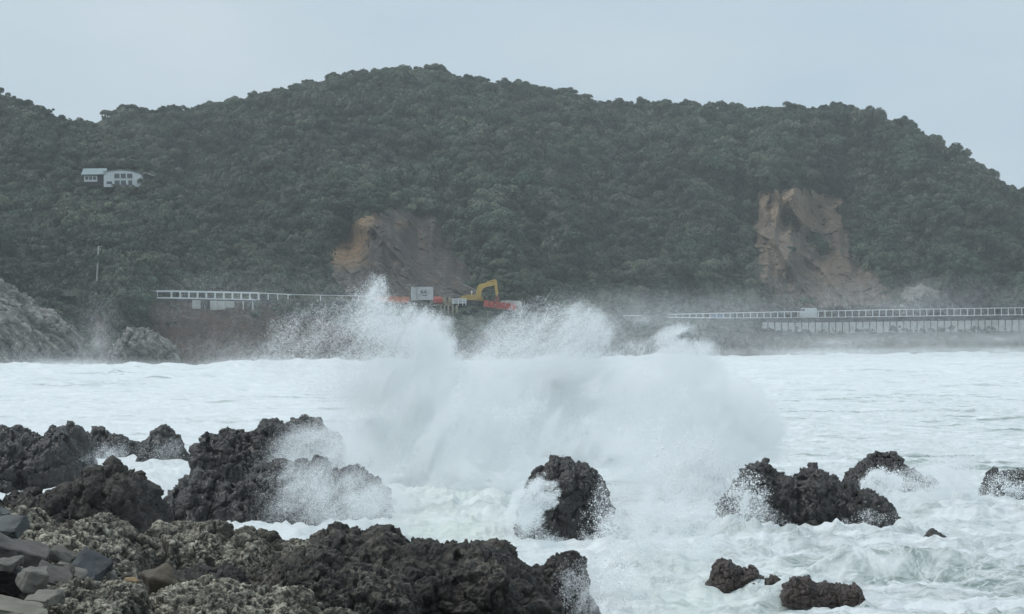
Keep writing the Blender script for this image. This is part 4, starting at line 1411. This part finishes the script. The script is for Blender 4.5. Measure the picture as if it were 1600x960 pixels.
# low scrub over the headland tops and the shore bank
rr = np.random.RandomState(77)
pts, rad = [], []
for _ in range(1500):
    p_ = rr.uniform(-80, 262)
    cap = ip(p_, tab(-80, 445, 0, 452, 40, 478, 80, 500, 120, 540, 150, 545, 180, 520, 210, 515, 262, 535))
    y_ = rr.uniform(412, cap)
    if 132 < p_ < 172 and y_ > 480:
        continue
    if p_ > 240 and y_ < 480:
        continue
    Y_ = ip(p_, LBASEY) + (ip(p_, LBASEPY) - y_) * 0.16
    t_ = np.clip((ip(p_, LBASEPY) - y_) / (ip(p_, LBASEPY) - ip(p_, LRIDGEPY)), 0, 1)
    Y2 = left_pt(np.array([p_]), np.array([t_]))[1][0]
    if p_ < 190:
        Y_ = Y2 - 0.6
    pts.append(at(p_, y_, Y_))
    rad.append(rr.uniform(0.7, 1.9))
for _ in range(1300):
    p_ = rr.uniform(262, 1700)
    top = ip(p_, ROADPY) + 6 + (12 if p_ > 1200 else 0)
    bot = ip(p_, tab(262, 540, 330, 500, 460, 495, 640, 520, 900, 530, 1200, 524, 1700, 521))
    if rr.rand() > ip(p_, tab(262, 0.8, 280, 0.0, 372, 0.0, 400, 0.3, 640, 0.9, 900, 0.9, 1170, 0.5, 1230, 0.18, 1700, 0.12)):
        continue
    y_ = top + (bot - top) * rr.rand()
    ry_, rz_ = ip(p_, ROADY), 0
    y0_ = ry_ - SLOPETOP - 0.6
    y1_ = ip(p_, SHOREY) - 6
    ts = np.linspace(0, 1, 60)
    topz_ = CH + (HZ - ip(p_, ROADPY)) / F * ry_ - 0.25 - sst(1170, 1215, np.array(p_)) * 3.4
    Ys = y0_ + (y1_ - y0_) * ts
    Zs = topz_ + (-1.5 - topz_) * ts ** 0.75
    rows = HZ - (Zs - CH) * F / Ys
    i_ = int(np.argmin(np.abs(rows - y_)))
    pts.append(np.array([(p_ - 800) / F * Ys[i_], Ys[i_], Zs[i_] + 0.3]))
    rad.append(rr.uniform(0.5, 1.5))
o = scatter_crowns('coastal_scrub', np.array(pts), np.array(rad), 83, leaves=420, leaf=0.14, n_var=5, lobes=6)
tag(o, kind='stuff')


# ------------------------------------------------------------------ spray: every drop a point with its own radius
k = NM('spray_drops')
k.b.inputs['Specular IOR Level'].default_value = 0.1
M['spray'] = k.done((0.965, 0.975, 0.975), 0.9)
gp = bpy.data.node_groups.new('spray_points', 'GeometryNodeTree')
gp.interface.new_socket('Geometry', in_out='INPUT', socket_type='NodeSocketGeometry')
gp.interface.new_socket('Geometry', in_out='OUTPUT', socket_type='NodeSocketGeometry')
gi, go = gp.nodes.new('NodeGroupInput'), gp.nodes.new('NodeGroupOutput')
na = gp.nodes.new('GeometryNodeInputNamedAttribute')
na.data_type = 'FLOAT'
na.inputs['Name'].default_value = 'rad'
m2p = gp.nodes.new('GeometryNodeMeshToPoints')
sm = gp.nodes.new('GeometryNodeSetMaterial')
sm.inputs['Material'].default_value = M['spray']
gp.links.new(gi.outputs[0], m2p.inputs['Mesh'])
gp.links.new(na.outputs[0], m2p.inputs['Radius'])
gp.links.new(m2p.outputs[0], sm.inputs[0])
gp.links.new(sm.outputs[0], go.inputs[0])


def drops(name, pts, rad):
    o = mesh_np(name, pts, np.zeros((0, 4), np.int32), M['spray'], attrs={'rad': rad})
    o.modifiers.new('drops', 'NODES').node_group = gp
    return tag(o, kind='stuff')


RD = np.random.RandomState(101)


def blob(px, py, Y, rx, ry, dm, tau, r_=0.012, scale=1.6, gain=1.6, bias=0.35, stretch=(1, 1, 1), tilt=0.0, soft=2.0, seed=0, big=0.0, kids=1):
    """An uneven cloud of drops: an ellipsoid about (px, py, Y); tau is how thick it looks through the middle."""
    s_ = Y / F
    A = math.pi * rx * ry * s_ * s_
    n = int(tau * A / (math.pi * r_ * r_) * 1.3 / kids)
    u = RD.normal(size=(n, 3))
    u /= np.linalg.norm(u, axis=1)[:, None]
    rr_ = RD.rand(n) ** (1 / soft)
    c = u * rr_[:, None] * np.array([rx * s_, dm, ry * s_])
    ct, st_ = math.cos(math.radians(tilt)), math.sin(math.radians(tilt))
    c = np.stack([c[:, 0] * ct - c[:, 2] * st_, c[:, 1], c[:, 0] * st_ + c[:, 2] * ct], -1)
    p = atv(px, py, Y)
    p = np.array(p) + c
    q = p / scale * np.array(stretch) + seed
    q = np.stack([q[:, 0] * ct + q[:, 2] * st_, q[:, 1], -q[:, 0] * st_ + q[:, 2] * ct], -1)
    dn = fbm(q + 0.5 * perlin(q * 0.7 + 3)[:, None], 5, gain=0.55)
    edge = 1 - sst(0.55, 1.0, rr_) * 0.75
    keep = RD.rand(n) < np.clip((dn * gain + bias), 0, 1) * edge
    p = p[keep]
    if kids > 1:
        p = np.repeat(p, kids, 0)
        p += RD.normal(size=p.shape) * r_ * (12 if Y < 200 else 30)
    r = r_ * np.exp(RD.normal(0, 0.35, len(p)))
    if big:
        bsel = RD.rand(len(p)) < big
        r[bsel] *= RD.uniform(1.6, 3.2, bsel.sum())
    return p, r


def jet(px, py, Y, ang, spread, L, n, streaks, r_=0.012, droop=0.15, dz=0.5, jit=0.05, seed=0, lo=0.15, shape=1.0, big=0.05):
    """a fan of thrown water made of streaks; ang in degrees from +X in the picture plane, L metres"""
    rj = np.random.RandomState(seed + 500)
    aa = np.radians(ang + rj.normal(0, 1, streaks) * spread)
    dd = rj.normal(0, dz * 0.35, streaks)
    ll = L * rj.uniform(0.45, 1.0, streaks) * np.exp(-((np.degrees(aa) - ang) / (spread * 2.2)) ** 2)
    wt = rj.rand(streaks) ** 1.5 + 0.1
    kx = rj.choice(streaks, n, p=wt / wt.sum())
    s_ = lo + (1 - lo) * rj.rand(n) ** shape
    l_ = ll[kx] * s_
    a_ = aa[kx]
    x = np.cos(a_) * l_
    zz_ = np.sin(a_) * l_ - droop * (l_ / L) ** 2 * L * s_
    y = dd[kx] * l_
    jj = jit * (0.4 + l_)[:, None] * rj.normal(size=(n, 3)) * np.array([1, 1, 1])
    p = np.array(atv(px, py, Y)) + np.stack([x, y, zz_], -1) + jj
    r = r_ * np.exp(rj.normal(0, 0.4, n))
    bs = rj.rand(n) < big
    r[bs] *= rj.uniform(1.5, 3.0, bs.sum())
    return p, r


def gather(name, parts):
    p = np.concatenate([a for a, _ in parts])
    r = np.concatenate([b for _, b in parts])
    ok = p[:, 2] > -0.3
    print(name, ok.sum())
    return drops(name, p[ok], r[ok])


def cloud(poly_, Y, dm, tau, r_=0.0045, soft=18.0, feather=20.0, ang=30.0, str_=(2.2, 0.7), nsc=0.55, gain=1.6, bias=0.45, seed=0, big=0.005, lean=0.0, kids=4, jit=0.035):
    """Thrown water filling an outline in its own upright plane, Y metres out and dm deep: dense inside, torn into
    streaks along ang towards its edge.  tau(px, py) is how thick it looks."""
    a = np.array(poly_, float)
    lo, hi = a.min(0) - 40, a.max(0) + 40
    s_ = Y / F
    n0 = 60000
    t_ = tau(RD.uniform(lo[0], hi[0], n0), RD.uniform(lo[1], hi[1], n0))
    tm = np.percentile(t_, 99.8) * 1.05
    A = (hi[0] - lo[0]) * (hi[1] - lo[1]) * s_ * s_
    n = int(tm * A / (math.pi * r_ * r_) * 1.15 / kids)
    P_, R_ = [], []
    for c0 in range(0, n, 400000):
        m_ = min(400000, n - c0)
        x, y = RD.uniform(lo[0], hi[0], m_), RD.uniform(lo[1], hi[1], m_)
        k1 = RD.rand(m_) < np.clip(tau(x, y) / tm, 0, 1)
        x, y = x[k1], y[k1]
        dz = RD.normal(0, dm * 0.5, len(x))
        ca, sa = math.cos(math.radians(ang)), math.sin(math.radians(ang))
        wx, wz, wy = x * s_, -y * s_, dz
        al, ac = wx * ca + wz * sa, -wx * sa + wz * ca
        q = np.stack([al / str_[0] / nsc, ac / str_[1] / nsc, wy / nsc], -1) + seed * 7.3
        warp = perlin(q * 0.6 + 4)
        d1 = fbm(q + 0.5 * warp[:, None], 5, gain=0.58)
        d2 = fbm(np.stack([wx, wy, wz], -1) / (nsc * 3.2) + seed * 3.1, 3)
        dd = polydist(x, y, poly_) + feather * (1.5 * d1 + 0.8 * d2)
        pr = sst(0, 1, dd / soft) * np.clip(bias + gain * d1 + gain * 0.6 * d2, 0.03, 1)
        k2 = RD.rand(len(x)) < pr
        Yv_ = Y + dz[k2] + lean * (y[k2] - a[:, 1].mean()) * s_
        p = np.stack([(x[k2] - 800) * s_, Yv_, CH + (HZ - y[k2]) * s_], -1)
        P_.append(p)
    p = np.repeat(np.concatenate(P_), kids, 0)
    p += RD.normal(size=p.shape) * jit
    r = r_ * np.exp(RD.normal(0, 0.3, len(p)))
    bs = RD.rand(len(p)) < big
    r[bs] *= RD.uniform(1.6, 3.0, bs.sum())
    return p, r


def gs(*terms):
    """sum of soft spots (px, py, sx, sy, weight) over a base level"""
    base, tt_ = terms[0], terms[1:]
    return lambda x, y: base + sum(w_ * np.exp(-((x - a) / b) ** 2 - ((y - c) / d_) ** 2) for a, c, b, d_, w_ in tt_)


# left plume: a feathered crest with a thinner drift on its lee side
PL = [(385, 590), (392, 540), (420, 500), (470, 476), (525, 458), (560, 441), (584, 431), (597, 436), (602, 458), (640, 466), (682, 476), (716, 499), (706, 514), (722, 540), (775, 566), (790, 640), (560, 640)]
gather('spray_plume', [
    cloud(PL, 88, 1.3, gs(0.30, (588, 478, 28, 50, 1.3), (650, 530, 70, 46, 2.2), (560, 545, 90, 55, 0.6), (665, 595, 90, 40, 1.6)), ang=50, soft=26, feather=26, seed=1),
    cloud([(560, 600), (570, 470), (582, 428), (600, 434), (612, 470), (660, 480), (718, 502), (690, 520), (700, 600)], 87.5, 1.0, gs(0.5, (590, 455, 22, 30, 1.0), (680, 500, 40, 22, 1.2)), ang=58, str_=(3.0, 0.5), soft=10, feather=16, nsc=0.4, gain=2.4, bias=0.3, seed=2)])
# middle plume
PM = [(715, 580), (730, 528), (757, 492), (800, 471), (850, 457), (902, 461), (937, 479), (960, 503), (964, 524), (950, 545), (985, 580), (980, 630), (740, 630)]
gather('spray_plume', [
    cloud(PM, 90, 1.2, gs(0.55, (930, 520, 44, 40, 1.0), (860, 510, 70, 50, 0.45), (860, 572, 140, 28, 1.9)), ang=35, soft=30, feather=26, seed=5),
    cloud([(860, 560), (880, 490), (905, 470), (940, 484), (963, 512), (955, 540), (960, 570)], 89.5, 0.8, gs(0.6), ang=48, str_=(2.6, 0.5), soft=12, feather=16, nsc=0.4, gain=2.4, bias=0.25, seed=6)])
# right plume with its low finger and the rolling cloud behind the jagged ridge
PR = [(925, 600), (955, 548), (985, 531), (1020, 521), (1058, 512), (1080, 511), (1056, 525), (1066, 534), (1092, 535), (1113, 541), (1108, 553), (1134, 578), (1182, 602), (1214, 640), (1223, 682), (1206, 712), (1180, 738), (1110, 780), (1000, 760), (930, 680)]
gather('spray_plume', [
    cloud(PR, 85, 1.2, gs(1.1, (1060, 565, 70, 26, 1.4), (1130, 650, 75, 60, 1.9), (1185, 670, 30, 40, 1.5)), ang=28, soft=10, feather=30, seed=8, nsc=0.7, gain=2.6, bias=0.4),
    cloud([(985, 560), (1030, 520), (1082, 509), (1058, 526), (1114, 540), (1106, 556), (1020, 580)], 84.5, 0.8, gs(1.4), ang=18, str_=(2.6, 0.5), soft=8, feather=9, nsc=0.4, gain=2.4, bias=0.3, seed=9),
    cloud([(1120, 620), (1170, 598), (1212, 632), (1226, 684), (1206, 716), (1160, 700), (1120, 670)], 83, 1.4, gs(1.6), ang=60, str_=(1.0, 0.9), soft=7, feather=32, nsc=0.75, gain=2.6, bias=0.35, seed=10)])
# the main cloud
PC_ = [(520, 640), (560, 560), (600, 500), (660, 500), (720, 540), (790, 562), (940, 552), (1010, 570), (1060, 640), (1090, 770), (1000, 790), (940, 735), (880, 718), (830, 740), (790, 800), (690, 835), (590, 815), (510, 750), (500, 690)]
gather('spray_cloud', [
    cloud(PC_, 90, 1.6, gs(0.7, (655, 590, 70, 70, 1.6), (660, 680, 110, 90, 1.2), (760, 610, 120, 60, 0.9), (950, 630, 130, 70, 1.0), (730, 750, 90, 60, 1.0), (900, 690, 90, 30, 0.8)), soft=44, feather=44, nsc=1.3, str_=(1.4, 0.8), ang=62, gain=3.4, bias=0.35, seed=11),
    cloud([(580, 800), (575, 640), (600, 520), (640, 490), (700, 510), (720, 600), (780, 660), (840, 730), (800, 800), (700, 840)], 86, 0.8, gs(0.4, (640, 600, 50, 90, 2.4), (700, 720, 90, 60, 2.0), (780, 740, 50, 40, 1.6)), soft=26, feather=46, nsc=0.75, str_=(2.2, 0.6), ang=70, gain=4.2, bias=0.12, seed=12),
    cloud([(640, 800), (660, 690), (700, 600), (760, 570), (850, 600), (900, 700), (840, 760), (760, 820)], 84, 0.7, gs(1.3), soft=30, feather=50, nsc=0.7, str_=(1.8, 0.6), ang=55, gain=4.2, bias=0.08, seed=14),
    cloud([(900, 740), (940, 640), (1000, 560), (1100, 550), (1190, 605), (1220, 680), (1180, 730), (1120, 770), (1000, 790)], 82, 0.8, gs(0.6, (1040, 600, 60, 30, 2.0), (1160, 640, 50, 50, 2.6), (1000, 700, 60, 40, 1.6)), soft=16, feather=40, nsc=0.75, str_=(1.4, 0.8), ang=40, gain=4.2, bias=0.12, seed=13),
    cloud([(960, 800), (1000, 700), (1060, 620), (1130, 600), (1180, 640), (1190, 700), (1150, 750), (1080, 790)], 80, 0.6, gs(1.5), soft=14, feather=44, nsc=0.55, str_=(1.4, 0.8), ang=50, gain=4.4, bias=0.05, seed=15)])
gather('spray_cloud', [
    blob(905, 703, 99, 95, 36, 1.0, 2.2, r_=0.0045, seed=71, scale=1.5, bias=0.7, kids=3),
    cloud([(845, 1000), (868, 940), (878, 890), (915, 868), (980, 860), (1060, 900), (1060, 1000)], 33.5, 0.4, gs(0.25, (915, 945, 40, 40, 1.2), (900, 890, 24, 20, 0.5)), r_=0.0022, ang=70, str_=(1.6, 0.7), nsc=0.22, gain=3.6, bias=0.2, soft=34, feather=44, seed=72, jit=0.012)])
gather('spray_cloud', [
    blob(575, 660, 88, 120, 120, 1.2, 0.7, r_=0.0042, seed=91, scale=1.8, bias=0.6, kids=4, soft=1.5),
    blob(870, 600, 89, 260, 60, 1.2, 0.5, r_=0.0042, seed=92, scale=1.8, bias=0.6, kids=4, soft=1.5)])
# veils over the left rocks
gather('spray_veil', [
    cloud([(395, 830), (420, 730), (470, 700), (540, 690), (620, 720), (660, 800), (640, 850), (500, 850)], 66, 1.4, gs(0.32, (560, 790, 75, 55, 1.9), (500, 760, 80, 50, 0.8)), r_=0.0026, ang=35, str_=(1.6, 0.8), nsc=0.5, gain=2.0, bias=0.45, soft=50, feather=50, seed=21),
    cloud([(380, 750), (410, 690), (450, 650), (540, 640), (600, 690), (600, 750)], 79, 1.4, gs(0.5, (500, 700, 70, 45, 1.2), (560, 700, 45, 55, 1.2)), r_=0.003, ang=25, nsc=0.8, gain=1.6, bias=0.5, soft=50, feather=44, seed=22),
    cloud([(120, 720), (150, 690), (200, 690), (290, 680), (300, 720), (250, 735), (180, 740)], 84, 0.8, gs(0.10, (165, 712, 24, 16, 0.9), (270, 700, 22, 18, 0.8)), r_=0.004, ang=70, nsc=0.3, gain=2.6, bias=0.3, soft=20, feather=22, seed=23)])
# white water thrown about the middle rock
gather('spray_splash', [
    cloud([(790, 800), (800, 770), (825, 752), (850, 745), (868, 752), (872, 770), (862, 788), (845, 790), (838, 810), (820, 830), (795, 830)], 61.2, 0.5, gs(3.2), r_=0.0042, ang=25, str_=(1.3, 0.8), nsc=0.3, gain=2.6, bias=0.4, soft=8, feather=20, seed=31, jit=0.02),
    cloud([(780, 860), (800, 810), (835, 800), (850, 830), (880, 850), (900, 870), (800, 890)], 60.8, 0.6, gs(1.4), r_=0.004, ang=40, nsc=0.35, gain=2.8, bias=0.25, soft=18, feather=24, seed=32, jit=0.02),
    cloud([(900, 870), (915, 800), (935, 740), (965, 760), (975, 830), (960, 880)], 61.5, 0.7, gs(0.55, (945, 840, 30, 30, 0.8)), r_=0.0045, ang=100, nsc=0.3, gain=2.8, bias=0.25, soft=26, feather=30, seed=33, big=0.06, jit=0.03),
    blob(760, 760, 78, 120, 70, 1.2, 1.2, r_=0.0065, seed=35, scale=1.0, gain=2.2, bias=0.3),
    blob(905, 895, 40, 55, 40, 0.5, 0.7, r_=0.0045, seed=36, scale=0.3, gain=2.0, bias=0.4, big=0.035),
    blob(1010, 830, 66, 130, 90, 1.4, 1.0, r_=0.0065, seed=37, scale=0.8, gain=2.4, bias=0.3, big=0.028),
    blob(1080, 740, 72, 100, 70, 1.0, 1.0, r_=0.0075, seed=38, scale=0.6, gain=2.6, bias=0.3, big=0.052),
    cloud([(1060, 800), (1075, 735), (1120, 712), (1165, 740), (1180, 790), (1160, 830), (1090, 860)], 68, 1.0, gs(0.35, (1090, 800, 40, 50, 0.5)), r_=0.0048, ang=110, str_=(1.5, 0.7), nsc=0.22, gain=3.2, bias=0.15, soft=30, feather=34, seed=40, big=0.05),
    cloud([(930, 960), (950, 860), (1000, 820), (1070, 840), (1130, 850), (1110, 900), (1080, 960)], 57, 1.2, gs(1.5), r_=0.0042, ang=75, str_=(2.0, 0.6), nsc=0.45, gain=4.2, bias=0.1, soft=30, feather=44, seed=41, big=0.03, jit=0.02),
    cloud([(900, 960), (930, 850), (970, 770), (1050, 760), (1120, 800), (1150, 870), (1060, 930), (1000, 990)], 61, 0.8, gs(1.1), r_=0.0042, ang=68, str_=(2.2, 0.6), nsc=0.5, gain=4.2, bias=0.1, soft=30, feather=44, seed=43, big=0.02, jit=0.025),
    blob(1165, 780, 68, 45, 55, 0.6, 0.8, r_=0.0075, seed=39, scale=0.4, gain=2.4, bias=0.35, big=0.070),
    blob(960, 920, 52, 110, 60, 1.0, 0.9, r_=0.009, seed=42, scale=0.6, gain=2.4, bias=0.3, big=0.035),
])
# spray off the right-hand rocks
gather('spray_splash', [
    cloud([(1300, 840), (1320, 812), (1360, 800), (1400, 808), (1440, 825), (1430, 850), (1340, 855)], 66.5, 0.5, gs(0.5), r_=0.004, ang=30, nsc=0.25, gain=4.0, bias=0.1, soft=12, feather=26, seed=81, jit=0.02),
    cloud([(1330, 800), (1350, 750), (1390, 745), (1450, 720), (1520, 710), (1560, 760), (1540, 810), (1440, 830)], 76, 0.8, gs(0.4, (1490, 760, 50, 40, 1.6), (1400, 790, 50, 30, 0.8)), r_=0.004, ang=-50, str_=(2.0, 0.6), nsc=0.5, gain=3.4, bias=0.2, soft=26, feather=36, seed=82, jit=0.025),
    cloud([(1110, 860), (1130, 800), (1170, 770), (1210, 800), (1250, 830), (1230, 860)], 66.5, 0.5, gs(1.0), r_=0.004, ang=60, nsc=0.3, gain=4.0, bias=0.1, soft=16, feather=30, seed=83, jit=0.02),
    blob(1400, 770, 78, 60, 40, 0.8, 0.4, seed=51, r_=0.0065, scale=0.6, gain=2.2, bias=0.35, big=0.035),
    blob(1475, 760, 80, 80, 60, 0.9, 0.5, seed=52, r_=0.0065, scale=0.9, gain=2.0, bias=0.4),
    jet(1350, 790, 79, 58, 18, 2.2, 100000, 90, r_=0.0065, seed=53, droop=0.35, jit=0.05),
    blob(1500, 720, 82, 60, 40, 0.9, 0.5, seed=54, r_=0.0065, scale=0.9, gain=2.0, bias=0.4),
    blob(1575, 765, 79, 55, 35, 0.6, 0.6, seed=55, r_=0.0065, scale=0.5, gain=2.2, bias=0.4, big=0.035),
    blob(1290, 835, 67, 130, 14, 0.6, 1.0, seed=56, r_=0.0065, scale=0.4, gain=2.6, bias=0.25, big=0.035),
])
# thin salt mist hanging over the far shore
mz = [blob(px_, py_, Y_, rx, ry, 14, t_, r_=0.0095, scale=16, kids=10, gain=1.2, bias=0.55, seed=60 + i_) for i_, (px_, py_, Y_, rx, ry, t_) in enumerate([
    (152, 535, 388, 45, 80, 0.22), (400, 560, 405, 240, 50, 0.12), (820, 540, 420, 260, 60, 0.22), (1300, 535, 525, 330, 40, 0.20), (1560, 530, 535, 240, 36, 0.15),
    (60, 565, 370, 200, 30, 0.10), (100, 572, 384, 260, 13, 0.6), (430, 570, 410, 260, 13, 0.5), (760, 566, 428, 240, 13, 0.5), (1250, 552, 535, 330, 11, 0.45), (1560, 549, 552, 260, 10, 0.45), (1000, 500, 500, 300, 60, 0.22), (1400, 480, 540, 400, 60, 0.09), (400, 470, 420, 400, 70, 0.05)])]
gather('sea_mist', mz)

# ------------------------------------------------------------------ the damp air over the whole bay
hm = bpy.data.materials.new('haze_air')
hm.use_nodes = True
t = hm.node_tree
t.nodes.clear()
ho = t.nodes.new('ShaderNodeOutputMaterial')
pv = t.nodes.new('ShaderNodeVolumePrincipled')
pv.inputs['Color'].default_value = (0.93, 0.98, 0.98, 1)
pv.inputs['Density'].default_value = 0.00021
pv.inputs['Anisotropy'].default_value = 0.2
t.links.new(pv.outputs[0], ho.inputs['Volume'])
m = MB()
m.box((0, 530, 77.5), (2420, 1480, 165))
o = m.build('haze', hm)
tag(o, kind='stuff')
